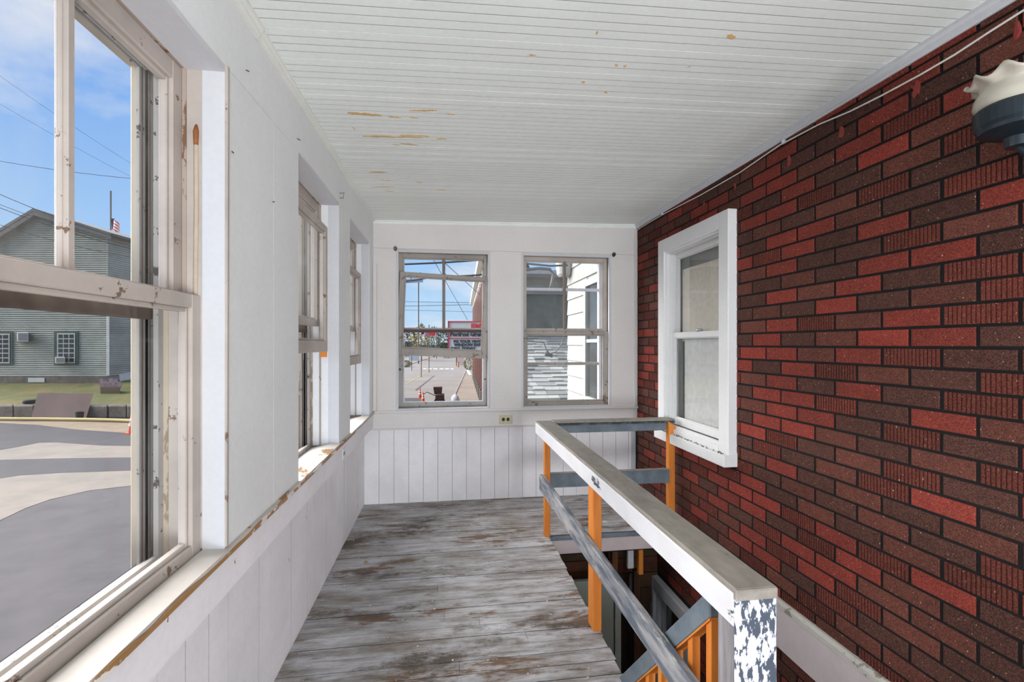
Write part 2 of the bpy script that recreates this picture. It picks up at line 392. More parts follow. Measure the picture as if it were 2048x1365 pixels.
# red sealant smears over the nail heads
SEAL = plain('red_sealant', (142,50,42), .5, var=.3)
def on_wall(u, v, x=XR):
    k = x/((u-CX)*CT+F*ST); return Vector((x, (F*CT-(u-CX)*ST)*k, ZC-(v-V0)*k))
for (u, v, s) in [(1408,408,.8),(1470,372,.9),(1578,322,1.2),(1682,266,1.2),(1832,178,1.3),(2035,62,1.3),(1290,478,.7),(1436,1003-0,.55),(1420,953,.4)]:
    p = on_wall(u, v, XR-PR-.0015); pts = [(0, math.cos(a)*.014*s*R.uniform(.5,1.15), math.sin(a)*.026*s*R.uniform(.55,1.15)) for a in [i*2*math.pi/11 for i in range(11)]]
    m = MB(); c0 = [p+Vector(q) for q in pts]; c1 = [p+Vector((-.003, q[1]*.5, q[2]*.5)) for q in pts]
    m.loft([c0, c1]).build('sealant_smear', SEAL, wr)
# ---- left wall
def zjl(y): return 2.085+.04*min(1, max(0, (y-1.2)/1.0))+.004*max(0, y-2.2)   # underside of the header board
hd = MB()
ys = [Y0, 1.2, 1.7, 2.2, 4.1]
hd.loft([[(-.80, q, zjl(q)), (XL, q, zjl(q)), (XL, q, 2.44), (-.80, q, 2.44)] for q in ys])
wl = st(hd.build('wall_left', WALL))
WINS = [(.636, 1.366), (2.008, 2.739), (3.045, 3.781)]
def panel(y0, y1, m=WALL):
    MB().loft([[(-.80, q, .774), (XL, q, .774), (XL, q, zjl(q)-.0015), (-.80, q, zjl(q)-.0015)] for q in (y0+.0008, y1-.0008)]).build('wall_panel', m, wl)
for a, b in ((Y0,-1.85),(-1.12,-.78),(.02,.636),(1.380,1.727),(1.727,2.008),(2.739,3.045),(3.795,4.1)): panel(a, b)  # gaps behind the camera are added unseen openings for light
MB().loft([[(-.80, q, .786), (XL+.004, q, .786), (XL+.007, q, zjl(q)), (-.80, q, zjl(q))] for q in (1.3668, 1.3795)]).build('corner_bead', SASH, wl, .002)
MB().loft([[(-.80, q, .786), (XL+.003, q, .786), (XL+.003, q, zjl(q)), (-.80, q, zjl(q))] for q in (3.7818, 3.7945)]).build('corner_bead', WALL, wl, .002)
# wainscot, apron, stool
y = Y0
while y < 4.05:
    w = .121; y1 = min(y+w, 4.05)
    dx = R.uniform(-.0012, .0012)
    MB().box(-.70, XW+dx, y+.0010, y1-.0010, 0.0, .70).build('wainscot_board', WAINS, wl, mat2=SEAM_SHADE, pick=lambda n, c: abs(n.y) > .5); y = y1
bx('backing', DARK, wl, -.80, -.70, Y0, 4.1, -.1, .76)
bx('apron_board', WAINS, wl, -.70, XL-.001, Y0, 3.99, .652, .764, bevel=.002)
sb = MB()
n = 46; up = []
for i in range(n+1):
    q = Y0+(3.99-Y0)*i/n; j = R.uniform(-.0025, .0025); up.append([(-.645, q, .762), (XL+.009+j, q, .762), (XL+.012+j, q, .768), (XL+.010+j, q, .782+j*.3), (-.645, q, .785)])
sb.loft(up).build('window_stool', STOOL, wl)
eb = MB(); secs = []
for i in range(90):
    q = .80+2.35*i/89; t = .0035+.0085*abs(math.sin(i*.37)*math.sin(i*.11+1)); secs.append([(XL+.0125, q, .764), (XL+.0145, q, .764), (XL+.0145, q, .764+t+.003), (XL+.0120, q, .765+t+.0045)])
eb.loft(secs).build('bare_edge', EDGE, wl)
# ---- back wall
bwl = MB().loft([[(x, YB, 2.135), (x, YB+.2, 2.135), (x, YB+.2, 2.44), (x, YB, 2.44)] for x in (-.80, 1.82)])
wb = st(bwl.build('wall_back', WALLB))
W4, W5 = (-.405, .375), (.648, 1.450)
for a, b in ((-.80, W4[0]), (W4[1], W5[0]), (W5[1], 1.82)):
    bx('wall_panel', WALLB, wb, a+.0008, b-.0008, YB, YB+.2, .76, 2.1335)
bx('panel_under_window', WALLB, wb, -.80, 1.82, YB+.03, YB+.2, .62, .79)
bx('panel_over_window', WALLB, wb, -.80, 1.82, YB+.012, YB+.2, 2.112, 2.14)
bx('chair_rail', WALLB, wb, -.58, 1.705, YB-.016, YB+.12, .766, .786, bevel=.003)
bx('apron_board', WALLB, wb, -.60, 1.695, YB-.006, YB+.08, .638, .766, bevel=.002)
x = -.672
while x < 1.66:
    x1 = min(x+.1215, 1.70); j = R.uniform(-.0012, .0012)
    MB().box(x+.0012, x1-.0012, YW+j, YW+.04, -.002, .66).build('wainscot_board', WAINS, wb, mat2=SEAM_SHADE, pick=lambda n, c: abs(n.x) > .5); x = x1
bx('backing', DARK, wb, -.80, 1.82, YW+.04, YB+.2, -.14, .70)
bx('corner_board', REVEAL, wb, 1.652, 1.697, YW-.014, YW, 0, .64, bevel=.002)
bx('corner_board', WALLB, wb, 1.664, 1.694, YB-.012, YB, .786, 2.36, bevel=.002)
# ---- crown mouldings
def crown(name, p, q, inward, b0, b1, t0, t1, wd=.022, mat=CROWN):
    p, q, iw = Vector(p), Vector(q), Vector(inward); secs = []
    for e, zb, zt in ((p, b0, t0), (q, b1, t1)):
        h = zt-zb
        secs.append([e+iw*a+Vector((0,0,zb+h*c)) for a, c in ((-.01,0),(wd*.35,0),(wd*.45,.18),(wd*.62,.24),(wd*.66,.5),(wd*.9,.62),(wd,.70),(wd,1.25),(-.01,1.25))])
    return st(MB().loft(secs).build(name, mat))
cl = lambda y: 2.267+.0199*y
crown('trim_1', (XL, 1.575, 0), (XL, YB, 0), (1,0,0), cl(1.575), cl(YB), zc(-.57,1.575), zc(-.57,YB))
crown('trim_2', (XL+.001, Y0, 0), (XL+.001, 1.572, 0), (1,0,0), cl(Y0)-.002, cl(1.572)-.004, zc(-.57,Y0), zc(-.57,1.572), .025)
crown('trim_3', (-.59, YB, 0), (1.70, YB, 0), (0,-1,0), 2.333, 2.370, zc(-.55,YB), zc(1.67,YB), .02, CEIL)
crown('trim_4', (XR, Y0, 0), (XR, YB, 0), (-1,0,0), 2.365, 2.369, 2.404, 2.404, .034, REVEAL)
bx('trim_5', WALLB, None, XL+.002, XL+.03, YB-.03, YB, .79, 2.0)
st(bpy.data.objects['trim_5'])
# ================================================================== WINDOWS
def ring(m, T, a0, a1, z0, z1, o0, o1, sl, sr, rb, rt):
    """rectangular frame: stiles sl/sr wide, rails rb/rt high"""
    for (p, q, r, s_) in ((a0, a0+sl, z0, z1), (a1-sr, a1, z0, z1), (a0+sl, a1-sr, z0, z0+rb), (a0+sl, a1-sr, z1-rt, z1)):
        c = [T(i, j, k) for i in (p, q) for j in (o0, o1) for k in (r, s_)]
        m.box(min(v[0] for v in c), max(v[0] for v in c), min(v[1] for v in c), max(v[1] for v in c), min(v[2] for v in c), max(v[2] for v in c))
    return m
def tbox(m, T, a0, a1, o0, o1, z0, z1):
    c = [T(i, j, k) for i in (a0, a1) for j in (o0, o1) for k in (z0, z1)]
    return m.box(min(v[0] for v in c), max(v[0] for v in c), min(v[1] for v in c), max(v[1] for v in c), min(v[2] for v in c), max(v[2] for v in c))
def sash(win, name, T, a0, a1, z0, z1, o0, o1, mat, gl, sl=.04, rb=.05, rt=.04, muntin=True, mmat=None, tilt=0.0, lip=.012, bottom_mat=None):
    T2 = T
    if tilt:
        ca, cz = (a0+a1)/2, (z0+z1)/2
        m = MB(); m2 = MB(); gp = MB(); mm = MB()
    m = MB(); ring(m, T2, a0, a1, z0, z1, o0, o1, sl, sl, rb, rt)
    ring(m, T2, a0+sl-.001, a1-sl+.001, z0+rb-.001, z1-rt+.001, o0+.009, o1-.004, lip, lip, lip, lip)
    gp = MB(); om = (o0+o1)/2+.004; tbox(gp, T2, a0+sl, a1-sl, om, om+.003, z0+rb, z1-rt)
    mm = MB(); ac = (a0+a1)/2; tbox(mm, T2, ac-.009, ac+.009, o0+.006, o1-.003, z0+rb-.001, z1-rt+.001)
    tbox(mm, T2, ac-.013, ac+.013, o0+.014, o1-.008, z0+rb-.001, z1-rt+.001)
    if tilt:
        cen = Vector(T((a0+a1)/2, 0, (z0+z1)/2)); ax = Vector(T(0,1,0))-Vector(T(0,0,0))
        Rm = Matrix.Translation(cen) @ Matrix.Rotation(tilt, 4, ax) @ Matrix.Translation(-cen)
        for q in (m, gp, mm): q.v = [Rm @ p for p in q.v]
    s = m.build(name, mat, win, .0025)
    gp.build('pane', gl, s)
    if muntin: mm.build('muntin', mmat or mat, s, .002)
    return s
# --- left windows
def TL(a, o, z): return (XL-o, a, z)
def left_window(n, y0, y1, lift, upper_mat, low_mat, gl_u, gl_l):
    zh = zjl((y0+y1)/2)
    m = MB(); j = .010
    tbox(m, TL, y0-.03, y0-j+.002, .03, .205, .74, zh+.02); tbox(m, TL, y1+j-.002, y1+.03, .03, .205, .74, zh+.02)
    tbox(m, TL, y0-.03, y1+.03, .058, .205, zh-.012, zh+.03)
    w = st(m.build('window_%d' % n, STILE))
    # reveal boards between the room and the sashes
    for a, b in ((y0-.02, y0+.0006), (y1-.0006, y1+.02)): tbox(MB(), TL, a, b, .0006, .058, .772, zh).build('reveal_board', REVEAL, w, .0015)
    tbox(MB(), TL, y0-.01, y1+.01, .0005, .098, zh-.0135, zh+.015).build('head_reveal', REVEAL, w)
    for a, b in ((y0-j+.001, y0-j+.012), (y1+j-.012, y1+j-.001)): tbox(MB(), TL, a, b, .0955, .1055, .77, zh-.005).build('parting_bead', STILE, w)
    s = MB(); s.hexa([TL(y0-.02,.205,.735),TL(y1+.02,.205,.735),TL(y1+.02,.05,.735),TL(y0-.02,.05,.735),TL(y0-.02,.205,.752),TL(y1+.02,.205,.752),TL(y1+.02,.05,.781),TL(y0-.02,.05,.781)])
    s.build('sill', STOOL, w)
    sash(w, 'upper_sash', TL, y0-j+.002, y1+j-.002, 1.435, zh-.012, .107, .140, upper_mat, gl_u, .05, .034, .05, True)
    z0 = .772+lift
    sash(w, 'lower_sash', TL, y0-j+.002, y1+j-.002, z0, z0+.694, .061, .094, low_mat, gl_l, .05, .040 if lift == 0 else .060, .036, False)
    f = MB(); ring(f, TL, y0-.004, y1+.004, .752, zh-.01, .150, .162, .030, .030, .034, .03)
    for k in range(2): ring(f, TL, y0+.006+.012*k, y1-.006-.012*k, .752, zh-.02, .172+.014*k, .178+.014*k, .024, .024, .026-.008*k, .02)
    f = f.build('storm_frame', ALU, w)
    tr = MB()
    for k in range(3):
        for a, b in ((y0+.020+.006*k, y0+.024+.006*k), (y1-.024-.006*k, y1-.020-.006*k)): tbox(tr, TL, a, b, .155+.014*k, .164+.014*k, .76, zh-.03)
    for k in range(3): tbox(tr, TL, y0+.03, y1-.03, .1622+.014*k, .1710+.014*k, .745, .765)
    tr.build('storm_track', ALUD, f)
    tbox(MB(), TL, y0+.02, y1-.02, .166, .186, 1.40, 1.455).build('storm_rail', plain('brown_storm_rail_%d' % n, (96,84,74), .6, var=.3), f, .003)
    for a, b in ((y0-.05, y0+.012), (y1-.012, y1+.05)): tbox(MB(), TL, a, b, .196, .225, .70, zh+.05).build('outer_casing', CREAMP, w, .003)
    for a, b in ((y0-.008, y0+.004), (y1-.004, y1+.008)): tbox(MB(), TL, a, b, .140, .196, .75, zh).build('outer_stop', CREAMP, w, .003)
    tbox(MB(), TL, y0-.05, y1+.05, .196, .235, zh-.02, zh+.07).build('outer_casing', CREAMP, w, .003)
    return w
w1 = left_window(1, *WINS[0], 0.0, SASH, SASH, GLASSD, GLASS)
w2 = left_window(2, *WINS[1], .523, SASH, SASH, GLASSD, GLASSD)
w3 = left_window(3, *WINS[2], .418, SASH, SASH, GLASSD, GLASSD)
# sash cord and pulley of the near window
yp = WINS[0][1]+.008
cord = MB(); cord.tube([(XL-.072, yp-.006, 1.90), (XL-.072, yp-.007, 1.86), (XL-.071, yp-.008, 1.70), (XL-.0735, yp-.007, 1.50), (XL-.074, yp-.006, 1.44)], .006, 7)
cord.build('sash_cord', plain('cotton_cord', (188,172,152), .9), w1, smooth=True)
MB().tube([(XL-.072, yp-.003, 1.925), (XL-.072, yp-.0085, 1.905), (XL-.072, yp-.0085, 1.87)], [.005,.0075,.006], 8).build('pulley', plain('rusty_pulley', (156,96,52), .6, var=.4), w1, smooth=True)
MB().loft([[(XL-.072+.013*math.cos(a), yp-.0022-e, 1.89+.062*math.sin(a)) for a in [i*math.pi/8 for i in range(16)]] for e in (0,.0014)]).build('pulley_plate', STILE, w1)
# sawn orange blocks left in the jamb of the second window
bx('jamb_block', ORANGE, w2, XL-.098, XL-.064, 2.728, 2.7425, 1.265, 1.315)
# --- back windows
def TB(a, o, z): return (a, YB+o, z)
def back_window(n, x0, x1, low, tilt, gl):
    z0, z1 = .786, 2.122; m = MB()
    for a, b in ((x0-.0005, x0+.008), (x1-.008, x1+.0005)): tbox(m, TB, a, b, .012, .19, z0, z1)
    tbox(m, TB, x0, x1, .012, .19, z1-.014, z1); tbox(m, TB, x0, x1, .012, .19, z0, z0+.010)
    w = st(m.build('window_%d' % n, SASHB))
    s = MB(); ring(s, TB, x0-.002, x1+.002, z0-.001, z1+.001, -.003, .022, .020, .020, .016, .018); s.build('stop_bead', REVEAL, w, .002)
    sash(w, 'upper_sash', TB, x0+.008, x1-.008, 1.437, z1-.014, .062, .092, SASH if n == 5 else SASHB, gl, .038, .030, .036, True, MUNT)
    if n == 4:
        tbox(MB(), TB, x0+.02, x1-.02, .058, .075, 1.437, 1.463).build('meeting_rail', DARKRAIL, w)
        sash(w, 'lower_sash', TB, x0+.010, x1-.010, low, low+.70, .026, .056, SASHB, gl, .042, .062, .034, False, tilt=tilt)
    else: sash(w, 'lower_sash', TB, x0+.008, x1-.008, z0+.010, 1.452, .026, .056, SASHB, gl, .042, .040, .030, False)
    f = MB(); ring(f, TB, x0+.008, x1-.008, z0+.008, z1-.014, .100, .112, .040, .040, .042, .03)
    ring(f, TB, x0+.014, x1-.014, z0+.010, z1-.02, .118, .130, .034, .034, .030, .03)
    f = f.build('storm_frame', ALU if n == 4 else ALUW, w)
    if n == 4:
        g = MB(); ring(g, TB, x0+.05, x1-.05, z0+.052, z1-.05, .108, .114, .008, .008, .008, .008); g.build('storm_edge', ALUW, f)
    else:
        for z in (1.815, 1.150): tbox(MB(), TB, x0+.04, x1-.05, .108, .122, z, z+.026).build('storm_rail', ALUW if z > 1.5 else SASHB, f, .004)
        tbox(MB(), TB, x1-.075, x1-.05, .10, .15, z0+.05, z1-.05).build('storm_edge', ALUW, f)
        g = MB(); tbox(g, TB, x0+.046, x1-.06, .112, .114, 1.84, z1-.05); g.build('storm_pane', GLASS, f)
    return w
w4 = back_window(4, *W4, 1.230, math.radians(2.7), GLASS)
w5 = back_window(5, *W5, 0, 0, GLASSD)
# --- the house window in the brick wall
def TR(a, o, z): return (XR+o, a, z)
def house_window():
    m = MB(); y0, y1, z0, z1 = WY0+.10, WY1-.10, .73, WZ1-.10
    ring(m, TR, WY0, WY1, .66, WZ1, -.060, .0, .10, .10, .06, .10)
    ring(m, TR, WY0+.085, WY1-.085, .68, WZ1-.085, -.045, .02, .03, .03, .06, .03)
    VIN = paint('white_vinyl', (228,228,228), (120,112,104), amount=.78, grime=.06, scale=10)
    w = st(m.build('window_6', VIN, None, .004))
    r = MB(); ring(r, TR, y0, y1, z0-.02, z1, -.02, .05, .022, .022, .03, .022); r.build('jamb', VIN, w, .002)
    s = MB(); s.hexa([TR(WY0-.006,-.09,.615),TR(WY1+.006,-.09,.615),TR(WY1+.006,-.002,.615),TR(WY0-.006,-.002,.615),TR(WY0-.006,-.09,.682),TR(WY1+.006,-.09,.682),TR(WY1+.006,-.002,.70),TR(WY0-.006,-.002,.70)])
    s.build('sill', VIN, w, .003)
    sash(w, 'upper_sash', TR, y0+.015, y1-.015, 1.385, z1-.015, .028, .052, VIN, GLASSR, .034, .030, .040, False, lip=.008)
    sash(w, 'lower_sash', TR, y0+.015, y1-.015, z0, 1.425, .000, .026, VIN, GLASSR, .034, .060, .040, False, lip=.008)
    MB().lathe(TR((y0+y1)/2-.02, .012, 1.425), [(.0,0),(.022,0),(.026,.008),(.018,.018),(.0,.020)], 14).build('sash_lock', plain('chrome', (196,200,206), .2, metal=.9), w, smooth=True)
    # pale shade and curtain added to brighten the glass; dim room behind
    SH = plain('added_blind_beige', (226,220,206), .9); 
    tbox(MB(), TR, y0-.02, y1-.06, .060, .064, 1.36, z1-.14).build('added_pale_blind', SH, w)
    tbox(MB(), TR, y0-.02, y1-.11, .050, .056, z0, 1.42).build('added_pale_curtain', plain('added_curtain_grey', (222,224,222), .9), w)
    tbox(MB(), TR, y0-.1, y1+.1, .13, .14, .6, 2.2).build('dim_interior', plain('dim_room', (150,156,150), .95), w)
    g = MB()
    for k in range(60):
        a = R.uniform(WY0+.03, WY1-.03); o = R.uniform(-.085, -.065); sz = R.uniform(.002, .006); tbox(g, TR, a, a+sz*1.6, o, o+sz, .684, .688+sz*.6)
    stuff(g.build('sill_dirt', plain('old_leaf_dirt', (120,110,96), .95, var=.4), w))
house_window()
def well_window():
    m = MB(); ring(m, TR, LY0, LY1, LZ0, LZ1, -.05, .03, .10, .10, .10, .10); ring(m, TR, LY0+.09, LY1-.09, LZ0+.09, LZ1-.09, -.02, .04, .03, .03, .03, .03)
    w = st(m.build('window_7', REVEAL, None, .004))
    sash(w, 'upper_sash', TR, LY0+.115, LY1-.115, -1.22, LZ1-.115, .01, .04, REVEAL, GLASSR, .034, .03, .035, False)
    sash(w, 'lower_sash', TR, LY0+.115, LY1-.115, LZ0+.115, -1.19, -.01, .008, REVEAL, GLASSR, .034, .04, .03, False)
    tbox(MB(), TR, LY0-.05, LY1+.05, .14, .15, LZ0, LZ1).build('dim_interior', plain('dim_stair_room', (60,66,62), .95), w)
well_window()
# ================================================================== STAIRWELL
# fascia around the hole
hd_ = st(MB().box(OX, XR, OY1-.0, OY1+.02, -.125, -.026).build('trim_6', paint('pinkish_fascia', (214,198,198), (150,108,100), amount=.64, grime=.25, scale=6), None, .002))
bx('trim_7', NAVYR, None, OX, XR, OY1-.012, OY1+.03, -.026, -.004, bevel=.002); st(bpy.data.objects['trim_7'])
LB = paint('ledger_paint', (222,210,210), (170,150,140), amount=.70, grime=.2, scale=8)
lb = st(MB().box(XR-.03, XR-.002, Y0, OY1, -.205, .012).build('trim_8', LB, None, .003))
MB().loft([[(XR-.002,q,.036),(XR-.018,q,.036),(XR-.034,q,.026),(XR-.036,q,.006),(XR-.002,q,.006)] for q in (Y0, OY1)]).build('moulding', paint('ledger_cap', (206,202,194), (140,132,120), amount=.58, grime=.3, scale=14), lb)
LW = plain('stairwell_wood', (86,62,46), .8, var=.5, scale=6)
wlow = st(MB().box(-.8, XR+.1, 3.62, 3.72, -2.7, -.14).build('wall_stairwell', LW))
for k in range(5): bx('board', plain('stair_board_%d' % k, (92+8*(k % 3), 66+6*(k % 2), 48), .8, var=.4, scale=9), wlow, .60, XR, 3.60, 3.62, -.75+.125*k+.003, -.63+.125*k)
st(bx('floor_lower', plain('lower_floor', (92,88,84), .8), None, -.8, XR+.1, Y0, 3.8, -2.72, -2.62))
st(bx('wall_lower_left', plain('lower_wall', (120,112,104), .85), None, -.82, -.78, Y0, 3.8, -2.7, -.1))
DG = plain('pale_green_door', (176,180,168), .6, var=.06, scale=5)
d_ = st(MB().box(.62, 1.235, 3.34, 3.38, -2.60, -.405).build('door_1', DG, None, .003))
bx('door_edge', plain('door_edge', (196,198,190), .6), d_, 1.240, 1.285, 3.325, 3.385, -2.60, -.42, bevel=.002)
bx('door_gap', DARK, d_, 1.2345, 1.2405, 3.345, 3.375, -2.60, -.41)
for (x0, x1, y0, y1, z0, z1, mt, lab, cat) in (
        (1.395, 1.430, 3.26, 3.30, -.345, -.128, ORANGE, 'short orange stub of framing hanging under the landing', 'wood'),
        (1.315, 1.360, 3.27, 3.30, -.300, -.128, REVEAL, 'short white peeling board end under the landing', 'wood'),
        (1.245, 1.290, 3.40, 3.44, -.385, -.130, flake('brown_stub', (120,76,40), (90,56,34), .4, .6, 14, (1,1,.2)), 'brown wooden stub behind the white board end under the landing', 'wood')):
    tag(MB().box(x0, x1, y0, y1, z0, z1).build('framing_stub', mt, None, .003), lab, cat)
tag(MB().tube([(1.36,3.33,-.36),(1.355,3.33,-.9),(1.36,3.33,-1.6),(1.36,3.33,-2.62)], .018, 8).build('drain_pipe', plain('black_pipe', (24,22,22), .5), None, smooth=True), 'black pipe running down the stairwell beside the pale door', 'pipe')
tag(MB().box(1.40, 1.45, 3.36, 3.40, -2.62, -.36).build('stair_post', flake('red_brown_post', (96,58,38), (66,42,32), .4, .6, 10, (1,1,.2)), None, .004), 'dark brown post at the foot of the stairwell by the brick', 'post')
# the flight itself
stair = st(empty('staircase', (1.2, 1.05, -2.62)))
TRD = plain('stair_tread', (96,98,94), .7, var=.2)
for k in range(12):
    z = -.205*(k+1); bx('tread', TRD, stair, .80, XR-.035, 1.06+.19*k, 1.06+.19*k+.215, z-.03, z)
for k in range(12):
    z = -.205*(k+1); bx('riser', TRD, stair, .80, XR-.035, 1.06+.19*k-.002, 1.06+.19*k+.014, z, z+.175)
# ================================================================== RAILING
rl = tag(empty('stair_railing', (.69, 2.1, 0)), 'grey and orange wooden railing around the stair opening', 'railing')
RX0, RX1, RZ = .640, .748, .785
mr = MB(); secs = []
for i in range(25):
    q = .972+(3.33-.972)*i/24; j = R.uniform(-.0012, .0012); w = .02*(q-.97)/2.36
    secs.append([(RX0+.004+j, q, RZ-.0), (RX1+w+j, q, RZ), (RX1+w+j, q, RZ-.024), (RX0+.004, q, RZ-.024)])
mr.loft(secs).build('top_rail', RTOP, rl, .004)
MB().box(RX0, RX0+.030, .976, 3.325, RZ-.088, RZ-.012).build('rail_side', RSIDE, rl, .004)
bx('rail_core', NAVYR, rl, RX0+.030, RX1-.006, .99, 3.32, RZ-.085, RZ-.024)
bx('newel_post', WOODG, rl, RX0+.006, .742, .980, 1.050, 0, RZ-.020, bevel=.006)
bx('newel_face', NEWEL, rl, RX0+.002, .746, .970, .980, 0, RZ-.012, bevel=.006)
bx('newel_cap', RTOP, rl, RX0+.002, .746, .968, .981, RZ-.026, RZ-.001, bevel=.003)
for y in (2.110, 3.192): bx('post', ORANGE, rl, .680, .721, y, y+.080 if y < 3 else y+.042, -.002, RZ-.085, bevel=.003)
mb_ = MB(); secs = []
for i in range(21):
    q = .99+(3.215-.99)*i/20; j = R.uniform(-.0012,.0012); t = (q-.99)/2.2
    secs.append([(.646,q,.345-.022*t+j),(.679,q,.345-.022*t+j),(.679,q,.430+j),(.646,q,.432+j)])
mb_.loft(secs).build('mid_rail', GREYR, rl, .005)
bx('cross_rail', NAVYR, rl, RX1+.02, 1.655, 3.250, 3.290, .706, RZ-.006, bevel=.003)
bx('cross_rail_cap', RTOP, rl, RX1+.01, 1.660, 3.235, 3.330, RZ-.008, RZ+.006, bevel=.003)
bx('cross_rail_lip', flake('dark_lip', (40,46,52), (80,88,94), .5, .6, 20), rl, RX1+.02, 1.66, 3.232, 3.2495, RZ-.022, RZ-.009)
bx('cross_mid_rail', NAVYR, rl, .722, 1.605, 3.205, 3.240, .334, .432, bevel=.003)
bx('cross_mid_rail_cap', RTOP, rl, .722, 1.605, 3.204, 3.241, .432, .4345)
m = MB().hexa([(1.603,3.215,-.01),(1.652,3.215,-.01),(1.652,3.262,-.01),(1.603,3.262,-.01),(1.603,3.215,.775),(1.652,3.215,.742),(1.652,3.262,.742),(1.603,3.262,.785)])
m.build('post', ORANGE, rl, .003)
# sloping stair rail with its balusters
def zs(y): return .655-1.06*(y-1.19)      # upper edge of the sloping rail
m = MB(); m.loft([[(.690,q,zs(q)-.080),(.726,q,zs(q)-.080),(.726,q,zs(q)),(.690,q,zs(q))] for q in (1.155, 2.4, 3.1)])
sr = m.build('stair_rail', NAVYR, rl, .004)
m = MB(); m.loft([[(.6905,q,zs(q)-.086),(.7255,q,zs(q)-.086),(.7255,q,zs(q)-.0795),(.6905,q,zs(q)-.0795)] for q in (1.155, 3.1)])
m.build('rail_underside', ORANGE, sr)
for k in range(16):
    q = 1.155+.0965*k; zb = max(-2.6, -1.06*(q-1.05)-.20); e = .025
    MB().hexa([(.694,q,zb),(.720,q,zb),(.720,q+e,zb),(.694,q+e,zb),(.694,q,zs(q)-.085),(.720,q,zs(q)-.085),(.720,q+e,zs(q+e)-.085),(.694,q+e,zs(q+e)-.085)]).build('baluster', ORANGE, rl, .002)
# ================================================================== SMALL THINGS IN THE PORCH
IV = plain('ivory_plate', (208,200,166), .5); BLK = plain('black_socket', (40,30,30), .5)
o = tag(MB().box(.454, .566, YB-.0115, YB-.006, .656, .730).build('electrical_outlet', IV, None, .003), 'ivory outlet plate with two dark sockets on the back wall below the windows', 'outlet')
for x in (.490, .530):
    MB().loft([[(x+.0135*math.cos(a), YB-.0113-e, .694+.0155*math.sin(a)) for a in [i*math.pi/8 for i in range(16)]] for e in (0,.002)]).build('socket', BLK, o)
p = on_wall(687, 905, -.591)
o = tag(MB().box(-.5908, -.5875, p.y-.028, p.y+.028, .665, .728).build('electrical_outlet', WAINS, None, .002), 'small painted-over outlet under the left wall sill near the far corner', 'outlet')
for dy in (-.010, .012): bx('socket', BLK, o, -.5877, -.5865, p.y+dy-.005, p.y+dy+.005, .687, .707)
NAIL = plain('rusty_nail', (70,58,50), .6, var=.3)
def pin(u, v, du, dv, lab, ln=.012, wall='L', r=.0016):
    if wall == 'L': a = on_wall(u, v, XL); b = on_wall(u+du, v+dv, XL+ln)
    tag(MB().tube([a, b], r, 6).build('nail', NAIL, None), lab, 'nail', 'nails in the left wall')
pin(492,140,6,3,'bent nail high on the header board above the near left window')
pin(594,277,7,4,'bent nail by the knot above the second left window')
pin(545,404,4,0,'small nail in the wide panel between the near and second windows')
pin(464,303,3,3,'small nail near the upper left edge of the wide panel')
# staple-like bracket
a = on_wall(679,387,XL); b = on_wall(679,396,XL)
e = on_wall(688,386,XL+.012); f = on_wall(686,397,XL+.012)
tag(MB().tube([a+Vector((-.002,0,0)), e, f, b+Vector((-.002,0,0))], .0028, 6).build('wall_bracket', plain('grey_wire', (140,136,130), .5), None), 'grey wire bracket on the header between the second and third left windows', 'bracket')
for (u, v, lab, cc) in ((791,498,'tarnished curtain bracket at the upper left of the far left window', (128,122,112)), (1227,510,'dark brown curtain bracket at the upper right of the far right window', (78,62,52))):
    p = px(u, v, 1); k = YB/p.y; x = p.x*k; z = ZC+(p.z-ZC)*k
    m = MB(); m.loft([[(x+r*math.cos(t), YB-o_, z+r*1.35*math.sin(t)) for t in [i*math.pi/6 for i in range(12)]] for r, o_ in ((.014,0),(.015,.006),(.009,.012),(.008,.024),(.012,.028),(.004,.034))])
    tag(m.build('curtain_bracket', plain('bracket_%d' % u, cc, .5, var=.3), None, smooth=True), lab, 'bracket', 'curtain brackets on the back wall')
# cable under the crown with clips
pts = []
for (u, v, off) in ((1274,520,.004),(1274,462,.006),(1282,455,.008),(1324,430,.008),(1400,391,.008),(1480,345,.008),(1560,290,.008),(1640,248,.009),(1700,223,.012),(1760,193,.012),(1840,150,.012),(1910,109,.012),(1980,63,.012),(2048,20,.012),(2200,-76,.012)):
    pts.append(on_wall(u, v, XR-PR-off))
cb = tag(MB().tube(pts, .0034, 7).build('cable', plain('white_cable', (226,222,214), .45), None, smooth=True), 'thin white cable strung along the brick wall under the ceiling moulding', 'cable')
for (u, v) in ((1276,456),(1324,429),(1566,285)):
    p = on_wall(u, v, XR-.016); bx('clip', ALUW, cb, p.x-.004, p.x+.012, p.y-.008, p.y+.008, p.z-.004, p.z+.014, bevel=.002)
# wall lamp
lp = Vector((1.56, 1.085, 0))
lamp = tag(empty('wall_lamp', (1.56, 1.085, 1.86)), 'wall lamp with ruffled smoky glass shade on a black cup, brick wall', 'lamp')
def lampglass():
    t = NT('frosted_ruffled_glass'); p = t.n('ShaderNodeBsdfPrincipled')
    p.inputs['Base Color'].default_value = srgb(226,220,206); p.inputs['Roughness'].default_value = .12; p.inputs['Transmission Weight'].default_value = .45; p.inputs['IOR'].default_value = 1.3
    t.l(p.outputs[0], t.out.inputs[0]); return t.m
gp = [(.080,1.985),(.092,2.005),(.090,2.025),(.078,2.045),(.080,2.055),(.098,2.066),(.104,2.074),(.100,2.078),(.093,2.070),(.074,2.053),(.072,2.043),(.084,2.024),(.086,2.006),(.074,1.987)]
def wv(i, a):
    k = {4:.2,5:.7,6:1,7:1,8:.7,9:.2}.get(i, 0); return (.006*k*math.sin(9*a), .011*k*math.cos(9*a))
MB().lathe(lp, gp, 72, wv).build('glass_shade', lampglass(), lamp, smooth=True)
BM = plain('black_lamp_metal', (34,44,52), .35, metal=.3)
